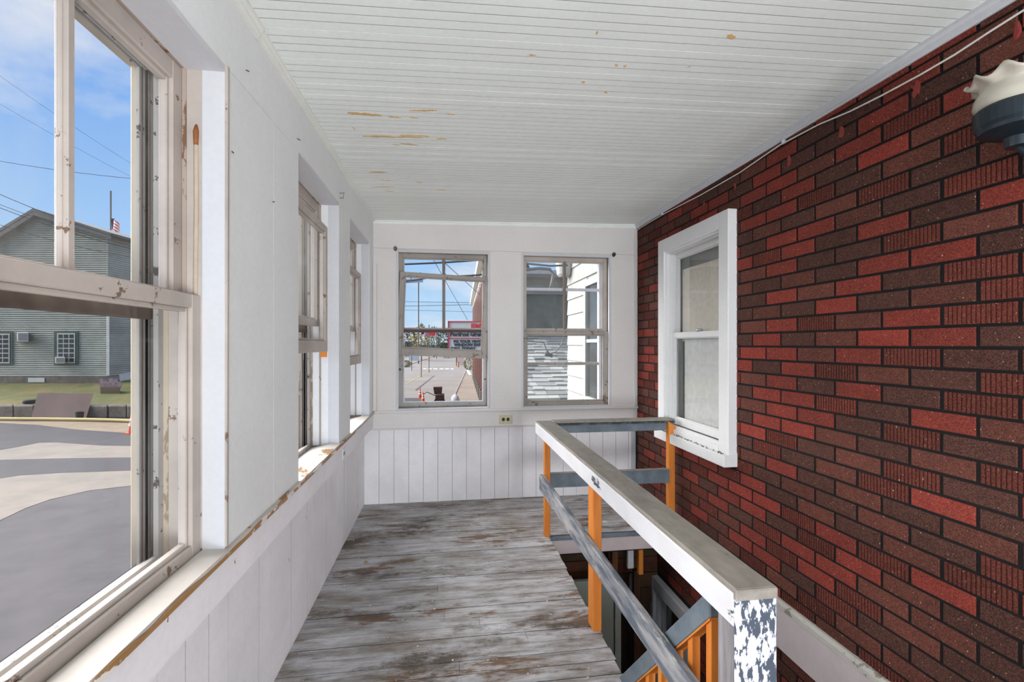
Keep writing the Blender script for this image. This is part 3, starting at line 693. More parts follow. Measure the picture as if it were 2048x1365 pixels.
MB().lathe(lp, [(.0,1.992),(.086,1.992),(.092,1.985),(.090,1.945),(.084,1.935),(.082,1.925),(.060,1.915),(.030,1.905),(.026,1.880),(.0,1.878)], 36).build('lamp_cup', BM, lamp, smooth=False)
MB().tube([lp+Vector((0,0,1.89)), lp+Vector((.02,-.01,1.855)), lp+Vector((.07,-.02,1.845)), lp+Vector((.115,-.02,1.87)), lp+Vector((.138,-.02,1.90))], .012, 10).build('arm', BM, lamp, smooth=True)
MB().loft([[(XR-PR-e, 1.065+r*math.cos(a), 1.90+r*1.4*math.sin(a)) for a in [i*math.pi/12 for i in range(24)]] for e, r in ((0,.05),(.012,.05),(.018,.03))]).build('wall_plate', BM, lamp)
# paint flakes and grit on the floor and sills
fk = MB()
for k in range(170):
    if k < 110: x, y, z = R.uniform(-.62, .66), R.uniform(1.3, 4.0), .0022
    else: x, y, z = R.uniform(-.3, .6), R.uniform(1.3, 2.6), .0022
    s = R.uniform(.002, .007); a = R.uniform(0, 6.3)
    pts = [(x+s*math.cos(a+t)*R.uniform(.5,1), y+s*math.sin(a+t)*R.uniform(.5,1), z) for t in (0,1.3,2.6,3.9,5.1)]
    fk.prism(pts, (0,0,.0012))
o = stuff(fk.build('paint_flakes', plain('flake_white', (222,214,200), .7, var=.3), None)); tag(o, 'scattered white paint chips lying on the grey floor boards', 'paint chips')
lf = pz(532, 1118, 0) if False else pz(727, 1128, 0)
tag(MB().tube([lf, lf+Vector((.012,.006,.008)), lf+Vector((.026,.004,.004))], [.004,.008,.003], 6).build('dry_leaf', plain('leaf', (150,122,88), .9), None), 'tiny curled dry leaf on the floor left of centre', 'leaf')
lf = pz(1210, 1045, 0)
tag(MB().lathe(lf, [(.0,0),(.022,0),(.022,.004),(.012,.005),(.010,.002),(.0,.002)], 18).build('washer', plain('washer', (206,206,202), .4), None), 'small round white washer on the landing behind the railing', 'washer')

# ================================================================== OUTSIDE
def road_mat(name, a, b, sc=1.2):
    t = NT(name); n = t.noise(sc, 7, .6)
    col = t.mix(t.ramp(n, .35, .68), srgb(*a), srgb(*b)); col = t.mix(t.ramp(t.noise(14, 4, .7), .3, .7), col, t.mix(.12, col, srgb(90,86,84)))
    return t.done(col, .9)
ASPH = road_mat('grey_asphalt', (84,79,82), (72,68,71)); ASPD = road_mat('new_asphalt_and_shadow', (66,64,68), (58,56,60))
PALE = road_mat('dusty_sunlit_asphalt', (138,128,116), (122,114,105)); SAND = road_mat('sandy_verge', (150,132,108), (128,112,92))
STRT = road_mat('sunny_street', (128,122,116), (114,109,104), .25); WALK = road_mat('pavement', (134,122,110), (120,110,100), .3)
gr = st(MB().box(-160, 160, -60, 320, G-.3, G).build('ground', ASPH))
def patch(name, pts, mat, h, parent=gr):
    return MB().prism([pz(u, v) for u, v in pts], (0,0,h)).build(name, mat, parent)
patch('verge', [(-500,836),(560,842),(560,885),(300,872),(265,868),(150,860),(0,847),(-500,842)], SAND, .012)
patch('new_asphalt', [(-500,842),(0,847),(75,851),(150,860),(265,868),(560,885),(560,905),(268,893),(200,892),(115,886),(80,886),(40,894),(0,901),(-500,925)], ASPD, .018)
patch('dusty_sunlit_strip', [(-500,925),(0,901),(40,894),(80,886),(115,886),(200,892),(268,893),(560,905),(560,912),(268,916),(120,918),(0,921),(-500,940)], PALE, .010)
patch('new_asphalt', [(-500,940),(0,921),(120,918),(268,916),(560,912),(560,930),(268,942),(120,947),(40,952),(0,958),(-500,1000)], ASPD, .014)
patch('dusty_sunlit_strip', [(-500,1000),(0,958),(40,952),(120,947),(268,942),(560,930),(560,945),(268,972),(180,982),(100,1000),(50,1018),(0,1042),(-300,1180)], PALE, .008)  # near edge is a shadow boundary; sunlit tone painted into the strip
patch('street', [(700,860),(700,722),(800,717),(880,708),(900,704),(936,705),(936,735),(912,790),(896,860)], STRT, .010)
patch('pavement', [(896,860),(912,790),(936,735),(940,705),(1000,705),(1000,860)], WALK, .09)
patch('pavement', [(700,752),(810,733),(868,714),(872,709),(800,718),(700,722)], WALK, .09)
patch('kerb', [(894,860),(910,790),(934,735),(936,735),(912,790),(899,860)], plain('granite_kerb', (140,132,124), .9), .14)
YEL = plain('yellow_line', (150,132,84), .8); WHT = plain('road_white', (196,192,186), .8)
patch('centre_line', [(812,768),(870,735),(871,735.4),(814,769)], YEL, .022)
for k, (a, b) in enumerate(((846,853),(856,864),(867,875),(879,887),(890,898),(901,907))): patch('crossing_dash', [(a,739.2),(b,739.2),(b,737.6),(a,737.6)], WHT, .022)
patch('painted_shadow_patch', [(700,830),(700,797),(846,797),(846,830)], ASPD, .024)  # shadow on the street, painted as a dark slab
patch('crack_seal', [(830,781),(868,752),(870,752),(833,782)], ASPD, .022)
patch('white_edge_line', [(931,740),(936,740),(943,751),(938,752)], WHT, .10)
# ---- lawn and retaining wall of the grey house
DH = 33.0
def PH(u, z, d=DH): p = px(u, V0, d); return Vector((p.x, p.y, z))
GRASS = NT('autumn_grass'); _n = GRASS.noise(.55, 6, .6)
GRASS = GRASS.done(GRASS.mix(GRASS.ramp(GRASS.noise(9, 5, .7), .3, .7), GRASS.mix(GRASS.ramp(_n, .42, .6), srgb(84,98,44), srgb(136,114,68)), srgb(96,92,52)), .95)
def lz(v, d): return ZC-(v-V0)/F*d
zt, zb = lz(811, 27.2), lz(763, DH)
lawn = st(MB().hexa([PH(-700,G,27.2),PH(560,G,27.2),PH(560,G,DH+22),PH(-700,G,DH+22),PH(-700,zt,27.2),PH(560,zt,27.2),PH(560,zb,DH+1),PH(-700,zb,DH+1)]).build('lawn', GRASS))
STN = road_mat('rough_stone', (118,108,98), (88,80,72), 2.5)
rw = tag(empty('retaining_wall', PH(120, G, 27)), 'low rough stone retaining wall between the lawn and the street', 'wall')
u = -330.0
while u < 480:
    w = R.uniform(26, 44); j = R.uniform(-.04, .05)
    MB().hexa([PH(u+.6,G,26.7+j),PH(u+w-.6,G,26.7+j),PH(u+w-.6,G,27.3),PH(u+.6,G,27.3),PH(u+.6,zt+.04+j*.6,26.75+j),PH(u+w-.6,zt+.03-j*.4,26.75+j),PH(u+w-.6,zt+.05,27.3),PH(u+.6,zt+.05,27.3)]).build('stone_block', STN, rw, .05); u += w
# ---- grey clapboard house
SID = NT('grey_green_siding'); SID = SID.done(SID.mix(SID.ramp(SID.noise(1.1, 6, .6), .35, .7), srgb(172,174,162), srgb(158,157,144)), .85)
SID2 = plain('corner_white', (196,196,192), .6); TRIMG = plain('green_trim', (62,84,72), .7); ROOFG = plain('grey_roof', (104,104,102), .9, var=.2, scale=3)
GLD = plain('dark_pane', (52,54,54), .15, var=.3, scale=2)
hs = tag(empty('clapboard_house', PH(60, zb, DH)), 'grey clapboard house with green window trim and a gable across the street', 'building')
zA, zE, zL = lz(426, DH), lz(471, DH), lz(623, DH)
core = MB(); front = [PH(-260,zb-1,DH+.1),PH(214,zb-1,DH+.1),PH(214,zE,DH+.1),PH(66,zA,DH+.1),PH(-260,zL,DH+.1)]
dep = Vector((ST, CT, 0))*13
core.prism(front, dep).build('wall', SID, hs)
f_ = MB(); z = lz(752, DH)
while z < zA-.1:
    z2 = z+.15
    ul = -260 if z < zL else -260+326*(z2-zL)/(zA-zL); ur = 216 if z2 < zE else 216-150*(z2-zE)/(zA-zE)
    if ur-ul > 4: f_.hexa([PH(ul,z,DH-.02),PH(ur,z,DH-.02),PH(ur,z,DH+.12),PH(ul,z,DH+.12),PH(ul,z2,DH+.07),PH(ur,z2,DH+.07),PH(ur,z2,DH+.12),PH(ul,z2,DH+.12)])
    z = z2
stuff(f_.build('clapboards', SID, hs))
s_ = MB(); z = lz(752, DH); rt = Vector((CT, -ST, 0)); cor = PH(216, 0, DH)
while z < zE-.1:
    a = cor+Vector((0,0,z)); b = a+dep
    s_.hexa([a-rt*.1, a+rt*.02, b+rt*.02, b-rt*.1, a-rt*.1+Vector((0,0,.15)), a-rt*.04+Vector((0,0,.15)), b-rt*.04+Vector((0,0,.15)), b-rt*.1+Vector((0,0,.15))]); z += .15
stuff(s_.build('clapboards', SID, hs))
MB().hexa([PH(-260,zb-.6,DH-.04),PH(216,zb-.6,DH-.04),PH(216,zb-.6,DH+.1),PH(-260,zb-.6,DH+.1),PH(-260,lz(752,DH),DH-.04),PH(216,lz(752,DH),DH-.04),PH(216,lz(752,DH),DH+.1),PH(-260,lz(752,DH),DH+.1)]).build('foundation', STN, hs)
r_ = MB(); q0 = [PH(66,zA,DH-.4),PH(222,zE-.12,DH-.4),PH(222,zE+.08,DH-.4),PH(66,zA+.22,DH-.4)]; r_.prism(q0, dep*1.05); r_.build('roof', ROOFG, hs)
r_ = MB(); q0 = [PH(66,zA,DH-.4),PH(66,zA+.22,DH-.4),PH(-290,zL-.3,DH-.4),PH(-290,zL-.52,DH-.4)]; r_.prism(q0, dep*1.05); r_.build('roof', ROOFG, hs)
MB().prism([PH(66,zA-.05,DH-.45),PH(66,zA-.35,DH-.45),PH(-270,zL-.75,DH-.45),PH(-270,zL-.45,DH-.45)], dep*.01).build('rake_board', ROOFG, hs)
MB().prism([PH(66,zA-.02,DH-.45),PH(222,zE-.14,DH-.45),PH(222,zE-.36,DH-.45),PH(66,zA-.28,DH-.45)], dep*.01).build('rake_board', ROOFG, hs)
def hbox(name, mat, parent, u0, u1, v0, v1, d0, d1, bevel=0):
    return MB().hexa([PH(u0,lz(v1,DH),DH+d0),PH(u1,lz(v1,DH),DH+d0),PH(u1,lz(v1,DH),DH+d1),PH(u0,lz(v1,DH),DH+d1),PH(u0,lz(v0,DH),DH+d0),PH(u1,lz(v0,DH),DH+d0),PH(u1,lz(v0,DH),DH+d1),PH(u0,lz(v0,DH),DH+d1)]).build(name, mat, parent, bevel)
def hwin(u0, u1, v0, v1, rows=6):
    w = hbox('window', TRIMG, hs, u0-6, u1+6, v0-4, v1+3, -.06, .05)
    hbox('sash', SID2, w, u0, u1, v0, v1, -.085, 0)
    n = 3; cw = (u1-u0-3)/n; ch = (v1-v0-3)/rows
    for i in range(n):
        for j in range(rows): hbox('pane', GLD, w, u0+1.5+i*cw+.9, u0+1.5+(i+1)*cw-.9, v0+1.5+j*ch+.9, v0+1.5+(j+1)*ch-.9, -.092, -.05)
hwin(114, 150, 667, 727); hwin(-22, 19, 668, 727, 6); hwin(60-190, 100-190, 667, 727)
def acu(u0, u1, v0, v1, dep_):
    a = hbox('air_conditioner', plain('ac_%d' % u0, (192,190,182), .6), hs, u0, u1, v0, v1, -dep_, 0, .02)
    hbox('grille', plain('acg_%d' % u0, (112,112,116), .7), a, u0+2.5, u1-2, v0+2, v1-2, -dep_-.01, -dep_+.02)
acu(34, 57, 665.5, 684, .85); acu(110, 130, 714, 727, .55)
hbox('downspout', SID2, hs, 213, 219, 600, 752, -.14, -.02, .02)
hbox('basement_vent', SID2, hs, 56, 89, 756, 765, -.08, 0)
cw = cor+Vector((ST,CT,0))*3.1
w = MB().hexa([cw+rt*.02+Vector((0,0,lz(728,DH))),cw+rt*.06+Vector((0,0,lz(728,DH))),cw+rt*.06+Vector((ST,CT,0))*1.5+Vector((0,0,lz(728,DH))),cw+rt*.02+Vector((ST,CT,0))*1.5+Vector((0,0,lz(728,DH)))]+[p+Vector((0,0,2.2)) for p in (cw+rt*.02+Vector((0,0,lz(728,DH))),cw+rt*.06+Vector((0,0,lz(728,DH))),cw+rt*.06+Vector((ST,CT,0))*1.5+Vector((0,0,lz(728,DH))),cw+rt*.02+Vector((ST,CT,0))*1.5+Vector((0,0,lz(728,DH))))]).build('window', TRIMG, hs)
# ---- things on the lawn and road
def lawnz(d): return zt+(zb-zt)*(d-27.2)/(DH+1-27.2)
pd = 30.2
pl = tag(empty('planter', PH(220, lawnz(pd), pd)), 'wooden planter of white and pink flowers on the lawn by the downspout', 'planter')
MB().hexa([PH(201,lawnz(pd)-.1,pd-.25),PH(240,lawnz(pd)-.1,pd-.25),PH(240,lawnz(pd)-.1,pd+.3),PH(201,lawnz(pd)-.1,pd+.3),PH(200,lawnz(pd)+.42,pd-.3),PH(241,lawnz(pd)+.42,pd-.3),PH(241,lawnz(pd)+.42,pd+.3),PH(200,lawnz(pd)+.42,pd+.3)]).build('box', plain('planter_wood', (104,86,70), .9), pl, .02)
fm = MB()
for k in range(90):
    u = R.uniform(202, 240); p = PH(u, lawnz(pd)+.42+R.uniform(0, .42)*(.5+.5*math.sin((u-200)*.33+.6)**2), pd+R.uniform(-.25,.25)); s = R.uniform(.05,.10)
    fm.add([p+Vector((-s,0,-s)), p+Vector((s,.03,-s)), p+Vector((s,0,s)), p+Vector((-s,-.03,s))], [(0,1,2,3)])
stuff(fm.build('flowers', plain('pale_flowers', (206,178,182), .8, var=.4, scale=7), pl))
sg = tag(empty('yard_sign', PH(256, lawnz(31.5), 31.5)), 'white sign board leaning on the lawn beside the flower planter', 'sign')
MB().prism([PH(240,lz(763,31.5),31.5),PH(286,lz(756,31.5),32.2),PH(286,lz(740,31.5),32.2),PH(238,lz(749,31.5),31.5)], dep*.006).build('board', SID2, sg)
pp = [px(75,788,27.0), px(186,789,27.0), px(172,838,26.3), px(62,838,26.3)]
tag(MB().prism(pp, (0,.02,.04)).build('steel_plate', road_mat('rusty_plate', (112,90,84), (98,82,78), 1.5), None), 'large rusty brown plate leaning against the low stone wall', 'plate')
tp = PH(62, lawnz(27.7)+.1, 27.7)
tag(MB().lathe(tp, [(.20,-.1),(.34,-.1),(.38,0),(.34,.1),(.20,.1)], 20).build('tyre', plain('tyre_rubber', (44,44,44), .8), None, smooth=True), 'dark tyre lying on the lawn edge beside the rusty plate', 'tyre')
bp = pz(159, 840.6)
tag(MB().lathe(bp, [(.0,0),(.16,0),(.20,.45),(.17,.45),(.14,.1),(.0,.1)], 16).build('bucket', plain('black_bucket', (38,36,36), .6), None), 'black bucket at the foot of the rusty plate', 'bucket')
tag(MB().tube([pz(u,v)+Vector((0,0,.12)) for u,v in ((-500,838),(-200,840),(0,842.5),(90,843),(170,844),(220,845),(270,847),(420,852),(560,858))], .09, 8).build('yellow_pipe', plain('yellow_pipe', (176,158,96), .6), None, smooth=True), 'long pale yellow pipe lying along the far edge of the road', 'pipe')
def cone(p, h, lab, grp='traffic cones on the street'):
    c = tag(empty('traffic_cone', p), lab, 'cone', grp); OR = bpy.data.materials.get('cone_orange') or plain('cone_orange', (222,84,40), .5); WH = bpy.data.materials.get('cone_white') or plain('cone_white', (220,216,210), .5)
    b = h*.22; MB().box(p.x-b, p.x+b, p.y-b, p.y+b, p.z, p.z+.05*h).build('base', OR, c)
    rr = lambda t: h*(.17-.145*t)
    MB().lathe(p, [(rr(0),.05*h),(rr(.96),h),(rr(1)*.6,h*1.01),(.001,h*1.01)], 16).build('body', OR, c)
    for t0, t1 in ((.34,.50),(.60,.72)): MB().lathe(p, [(rr(t0)+.008,h*(.05+.95*t0)),(rr(t1)+.008,h*(.05+.95*t1)),(rr(t1),h*(.05+.95*t1)),(rr(t0),h*(.05+.95*t0))], 16).build('band', WH, c)
cone(pz(264,868), 1.0, 'orange cone with white bands at the road edge, seen through the near left window')
cone(pz(846,806), .80, 'orange cone left of the brown machine, seen through the far left window')
cone(pz(840,797), .80, 'orange cone standing just behind another, seen through the far left window')
cone(pz(874,797), .75, 'orange cone half hidden behind the brown machine on the street')
# brown machine by the kerb
mp = pz(879, 806); RU = plain('rusty_machine', (78,58,48), .8, var=.5, scale=5)
mc = tag(empty('road_machine', mp), 'brown rusty road machine standing by the kerb, seen through the far left window', 'machine')
e = Matrix.Translation(mp)
MB().box(mp.x-.30, mp.x+.34, mp.y-.3, mp.y+.5, mp.z+.12, mp.z+.62).build('body', RU, mc, .04)
MB().hexa([mp+Vector(q) for q in ((-.38,.1,.6),(.16,.1,.6),(.16,.5,.6),(-.38,.5,.6),(-.45,.1,1.12),(.2,.1,1.12),(.2,.5,1.12),(-.45,.5,1.12))]).build('hopper', RU, mc, .03)
for sx in (-.22,.24):
    MB().tube([mp+Vector((sx,-.32,.16)), mp+Vector((sx,-.2,.16))], .16, 12).build('wheel', BLK, mc)
MB().tube([mp+Vector((-.3,.1,.5)), mp+Vector((-.9,.3,.75)), mp+Vector((-1.2,.3,.55))], .03, 6).build('handle', BLK, mc)
wbp = pz(910, 806)
tag(MB().lathe(wbp, [(.0,0),(.26,0),(.30,.15),(.26,.42),(.12,.54),(.05,.62),(.0,.62)], 14, lambda i, a: (.03*math.sin(3*a+i), .02*math.cos(5*a))).build('bag', plain('white_bag', (202,204,212), .6), None, smooth=True), 'white plastic bag on the pavement right of the brown machine', 'bag')
# ---- brown building along the street
P0, P1 = px(967, V0, 31), px(947.5, V0, 58); P0.z = P1.z = G
al_ = (P1-P0).normalized(); P0 = P0-al_*5.8; nrm = Vector((-al_.y, al_.x, 0)); ln = (P1-P0).length
bb = tag(empty('brick_building', P0), 'tall brown-clad building with white eaves along the right side of the street', 'building')
BRN = plain('brown_cladding', (96,58,50), .8, var=.25, scale=3); BRL = plain('grey_pier', (112,104,98), .8)
zt_ = 6.3
MB().prism([P0, P1, P1-nrm*9, P0-nrm*1.9], (0,0,zt_-G)).build('wall', BRN, bb)
k = 0; t = .4
while t < ln:
    a = P0+al_*t; MB().prism([a, a+al_*.55, a+al_*.55+nrm*.16, a+nrm*.16], (0,0,zt_-G-.5)).build('pier', BRN, bb, .03)
    MB().prism([a+al_*.02, a+al_*.53, a+al_*.53+nrm*.20, a+nrm*.20], (0,0,1.2)).build('pier_base', BRL, bb); t += 2.1
ev = Vector((0,0,zt_-.1-G))
MB().prism([P0+ev, P1+al_*.8+ev, P1+al_*.8+nrm*.36+ev, P0+nrm*.36+ev], (0,0,.18)).build('soffit', plain('white_soffit', (206,204,196), .7), bb)
MB().prism([P0+nrm*.36+ev, P1+al_*.8+nrm*.36+ev, P1+al_*.8+nrm*.46+ev, P0+nrm*.46+ev], (0,0,.50)).build('fascia', SID2, bb)
MB().prism([P0+ev-Vector((0,0,.75)), P1+ev-Vector((0,0,.75)), P1+nrm*.12+ev-Vector((0,0,.75)), P0+nrm*.12+ev-Vector((0,0,.75))], (0,0,.75)).build('frieze', plain('white_frieze', (200,198,192), .7), bb)
# ---- the shop sign
DS = 23.2
sgn = tag(empty('shop_sign', PH(940, G, DS)), 'big white shop sign in a red frame beyond the far left window', 'sign')
RED = plain('sign_red', (206,44,58), .5, var=.05); SWH = plain('sign_white', (214,214,208), .5, var=.05); INK = plain('sign_ink', (44,48,56), .6)
def sz(v): return ZC-(v-V0)/F*DS
def sbox(name, mat, u0, u1, v0, v1, d0, d1, par): return MB().hexa([PH(u0,sz(v1),DS+d0),PH(u1,sz(v1),DS+d0),PH(u1,sz(v1),DS+d1),PH(u0,sz(v1),DS+d1),PH(u0,sz(v0),DS+d0),PH(u1,sz(v0),DS+d0),PH(u1,sz(v0),DS+d1),PH(u0,sz(v0),DS+d1)]).build(name, mat, par)
sbox('cabinet', SWH, 897, 1012, 644, 706, 0, .3, sgn)
for a in ((895.5,1013.5,642.5,645),(895.5,898,642.5,707.5),(1011,1013.5,642.5,707.5),(897,1012,676.2,677.8),(895.5,1013.5,705.5,707.5)): sbox('frame', RED, *a, -.04, .32, sgn)
for u in (990,): sbox('post', BRL, u-4, u+4, 706, V0+(ZC-G)*F/DS, .05, .25, sgn)
def text(txt, u, v_base, hpx, mat, bold=0.0, wide=1.0):
    cu = bpy.data.curves.new('lettering', 'FONT'); cu.body = txt; cu.size = hpx/F*DS/.70; cu.extrude = .012; cu.offset = bold
    ob = bpy.data.objects.new('tmp_text', cu); C.objects.link(ob); bpy.context.view_layer.update()
    me = bpy.data.meshes.new_from_object(ob.evaluated_get(bpy.context.evaluated_depsgraph_get()))
    bpy.data.objects.remove(ob, do_unlink=True)
    me.name = 'lettering'; me.materials.clear(); me.materials.append(mat)
    o = bpy.data.objects.new('lettering', me); C.objects.link(o); o.parent = sgn
    p = PH(u, sz(v_base), DS-.02)
    M = Matrix.Translation(p) @ Matrix.Rotation(-TH, 4, 'Z') @ Matrix.Rotation(math.pi/2, 4, 'X') @ Matrix.Diagonal((wide, 1, 1, 1))
    o.matrix_local = MW[sgn.name].inverted() @ M; return o
text('PG', 943, 661.5, 12.5, RED, .05, 1.25)
text('Portland Glass', 900, 672.6, 8.2, INK, .014, .93)
text('PG YOUR VINYL', 907, 685.6, 5.0, INK, .010, 1.12); text('WINDOW EXPERTS', 908, 692.4, 5.0, INK, .010, 1.12); text('CALL TODAY', 902, 699.4, 5.0, INK, .010, 1.12)
# ---- foliage, poles, far street things
def leafy(name, mat, parent, cen, rx, ry, rz, n, s, seed):
    r = random.Random(seed); m = MB()
    for k in range(n):
        a = r.uniform(0, 6.283); c = r.uniform(-1, 1); q = r.uniform(.55, 1)**.5; w = math.sqrt(1-c*c)*q*(1+.25*math.sin(3*a+seed))
        p = Vector(cen)+Vector((rx*w*math.cos(a), ry*w*math.sin(a), rz*c*q)); t = Vector((r.gauss(0,1), r.gauss(0,1), r.gauss(0,1))).normalized(); b = t.orthogonal().normalized(); z_ = s*r.uniform(.6,1.3)
        m.add([p-t*z_, p+b*z_*.5, p+t*z_, p-b*z_*.5], [(0,1,2,3)])
    return stuff(m.build(name, mat, parent))
LEAF = [plain('leaf_green', (92,104,62), .9, var=.5, scale=2), plain('leaf_gold', (138,128,72), .9, var=.5, scale=1.5), plain('leaf_dark', (66,78,52), .9, var=.5, scale=2)]
BARK = plain('bark', (82,70,58), .9)
def tree(u, vb, vt, wpx, d, mt, lab, seed):
    b = PH(u, G, d); zt2 = ZC-(vt-V0)/F*d; r = wpx/F*d/2
    t = tag(empty('tree', b), lab, 'tree', 'trees along the street')
    MB().tube([b, b+Vector((0,0,(zt2-G)*.6))], [r*.08, r*.04], 7).build('trunk', BARK, t)
    leafy('crown', mt, t, b+Vector((0,0,G*0+(zt2-G)*.58)), r, r, (zt2-G)*.42, 900, r*.13, seed)
tree(843, 700, 647, 30, 120, LEAF[1], 'golden green tree far down the street left of the sign', 3)
tree(868, 700, 653, 26, 150, LEAF[0], 'green tree far down the street just left of the shop sign', 4)
tree(820, 700, 655, 30, 130, LEAF[2], 'dark tree at the left edge of the far left window', 5)
tree(888, 703, 660, 24, 160, LEAF[2], 'dark distant tree directly behind the left frame of the sign', 6)
for (u, vb, w, h, lab, sd) in ((938,741,26,26,'green bush beside the orange road works on the pavement',8),(812,735,22,14,'low green bush at the left edge of the street',9)):
    p = pz(u, vb); d = (ZC-G)*F/(vb-V0); b = tag(empty('bush', p), lab, 'bush', 'bushes by the street')
    leafy('foliage', LEAF[0], b, p+Vector((0,0,h/F*d*.5)), w/F*d*.5, w/F*d*.5, h/F*d*.52, 700, .09, sd)
POLE = plain('pole_wood', (96,84,74), .9)
for (u, vb, vt, r, lab) in ((837,728,560,.13,'wooden utility pole left of the street, seen through the far left window'),(858,722,650,.11,'thin street pole behind the waving flag'),(873,718,655,.12,'slender grey street pole left of the parked cars'),(913,733,700,.10,'short post beside the orange road works')):
    p = pz(u, vb); d = (ZC-G)*F/(vb-V0); tag(MB().tube([p, Vector((p.x, p.y, ZC-(vt-V0)/F*d))], r, 8).build('street_pole', POLE, None), lab, 'pole')
def board(u0, u1, v0, v1, d, mat, name, lab, cat, th=.12):
    return tag(MB().hexa([PH(u0,ZC-(v1-V0)/F*d,d),PH(u1,ZC-(v1-V0)/F*d,d),PH(u1,ZC-(v1-V0)/F*d,d+th),PH(u0,ZC-(v1-V0)/F*d,d+th),PH(u0,ZC-(v0-V0)/F*d,d),PH(u1,ZC-(v0-V0)/F*d,d),PH(u1,ZC-(v0-V0)/F*d,d+th),PH(u0,ZC-(v0-V0)/F*d,d+th)]).build(name, mat, None), lab, cat)
def onpole(o, u, vt, d):
    MB().tube([PH(u,G,d+.2), PH(u,ZC-(vt-V0)/F*d,d+.2)], .05, 6).build('pole', POLE, o)
onpole(board(858,871,662.5,672,70, RED, 'banner', 'small red banner on a pole left of the shop sign', 'banner'), 858, 660, 70)
onpole(board(821,826,673,679,75, plain('signal_yellow', (206,166,60), .5), 'traffic_signal', 'small yellow traffic signal on a pole at the left of the street view', 'signal', .15), 823.5, 672, 75)
board(818,838,711,722,78, plain('blue_white_sign', (176,188,200), .5), 'road_sign', 'pale blue and white road sign on the left kerb', 'sign')
CONS = plain('works_orange', (214,110,70), .6); 
for (u0, u1, v0, v1, lab) in ((914,918,724,735,'orange road works drum beside the short post'),(928,932,722,737,'orange road works drum in front of the green bush')):
    d = (ZC-G)*F/(v1-V0); p = pz((u0+u1)/2, v1); r = (u1-u0)/2/F*d; h = (v1-v0)/F*d
    q = tag(empty('traffic_drum', p), lab, 'drum', 'orange drums by the street'); MB().lathe(p, [(r*1.1,0),(r,h*.1),(r*.85,h),(.01,h)], 12).build('body', CONS, q)
    for t0 in (.3,.6): MB().lathe(p, [(r*.96+.02,h*t0),(r*.93+.02,h*(t0+.14)),(r*.9,h*(t0+.14)),(r*.93,h*t0)], 12).build('band', WHT, q)
board(914,928,712,731,(ZC-G)*F/42.5, plain('works_panel', (206,186,176), .7), 'works_panel', 'pale road works panel between the orange drums', 'panel')
def car(u, vb, wpx, col, lab):
    d = (ZC-G)*F/(vb-V0); p = pz(u, vb); s = wpx/F*d/1.8; c = tag(empty('car', p), lab, 'car', 'cars far down the street')
    def B(n, m, x0,x1,y0,y1,z0,z1,b=.08): return MB().box(p.x+x0*s,p.x+x1*s,p.y+y0*s,p.y+y1*s,p.z+z0*s,p.z+z1*s).build(n, m, c, b*s)
    B('body', col, -.9,.9,0,4.4,.3,.95,.18); B('cabin', col, -.75,.75,1.2,3.6,.9,1.5,.2); B('windscreen', GLD, -.68,.68,1.17,1.25,.98,1.4,.02)
    for sx in (-.85,.65): B('wheel', BLK, sx,sx+.2,.5,1.1,0,.6,.1)
    for sx in (-.8,.5): B('headlight', SID2, sx,sx+.3,-.03,.05,.62,.78,.02)
car(893, 717, 11, plain('car_silver', (168,168,164), .3), 'silver car driving up the street, left of the sign post')
car(906, 713, 12, plain('car_white', (206,206,206), .3), 'white car behind the silver one far down the street')
board(835,880,690,708,190, plain('far_roof', (120,128,134), .8), 'far_building', 'pale grey low building far beyond the left of the street', 'building', 20)
board(770,834,683,712,175, plain('far_shed', (136,132,124), .8), 'far_building', 'beige low building far down the street behind the yellow signal', 'building', 20)
board(880,990,686,706,210, LEAF[2], 'far_building', 'dark low building at the end of the street behind the sign', 'building', 20)
# ---- flags
def flag(p, ax, w, h, lab):
    f = tag(empty('flag', p), lab, 'flag'); FR = bpy.data.materials.get('flag_red') or plain('flag_red', (176,58,62), .7); FB = bpy.data.materials.get('flag_blue') or plain('flag_blue', (52,62,104), .7); FW = bpy.data.materials.get('flag_white') or plain('flag_white', (214,206,206), .7)
    def P(a, b): return p+ax*(w*a)+Vector((.06*w*math.sin(a*9), .10*w*math.sin(a*7+b*2), -h*b-.35*h*a*a))
    def strip(n, m, a0, a1, b0, b1):
        k = 8; q = [[P(a0+(a1-a0)*i/k, b0), P(a0+(a1-a0)*i/k, b1), P(a0+(a1-a0)*i/k, b1)+Vector((0,.02,0)), P(a0+(a1-a0)*i/k, b0)+Vector((0,.02,0))] for i in range(k+1)]
        MB().loft(q).build(n, m, f)
    for i in range(13): strip('stripe', FR if i % 2 == 0 else FW, .4 if i < 7 else 0, 1, i/13, (i+1)/13)
    strip('canton', FB, 0, .4, 0, 7/13); return f
fp = PH(222.8, ZC-(437-V0)/F*47, 47)
f1 = flag(fp, Vector((.5,-.3,0)).normalized(), 1.2, 2.0, 'striped flag hanging from a pole beyond the grey house roof')
tag(MB().tube([PH(221.5,G,47), PH(221.5,ZC-(382-V0)/F*47,47)], .07, 8).build('flag_pole', BRL, None), 'tall flag pole rising behind the grey house', 'pole')
_f = flag(PH(843, ZC-(664-V0)/F*60, 60), Vector((.95,.1,0)).normalized(), 1.0, .55, 'small striped flag waving above the street, left of the red banner')
onpole(_f, 842.6, 662, 60)
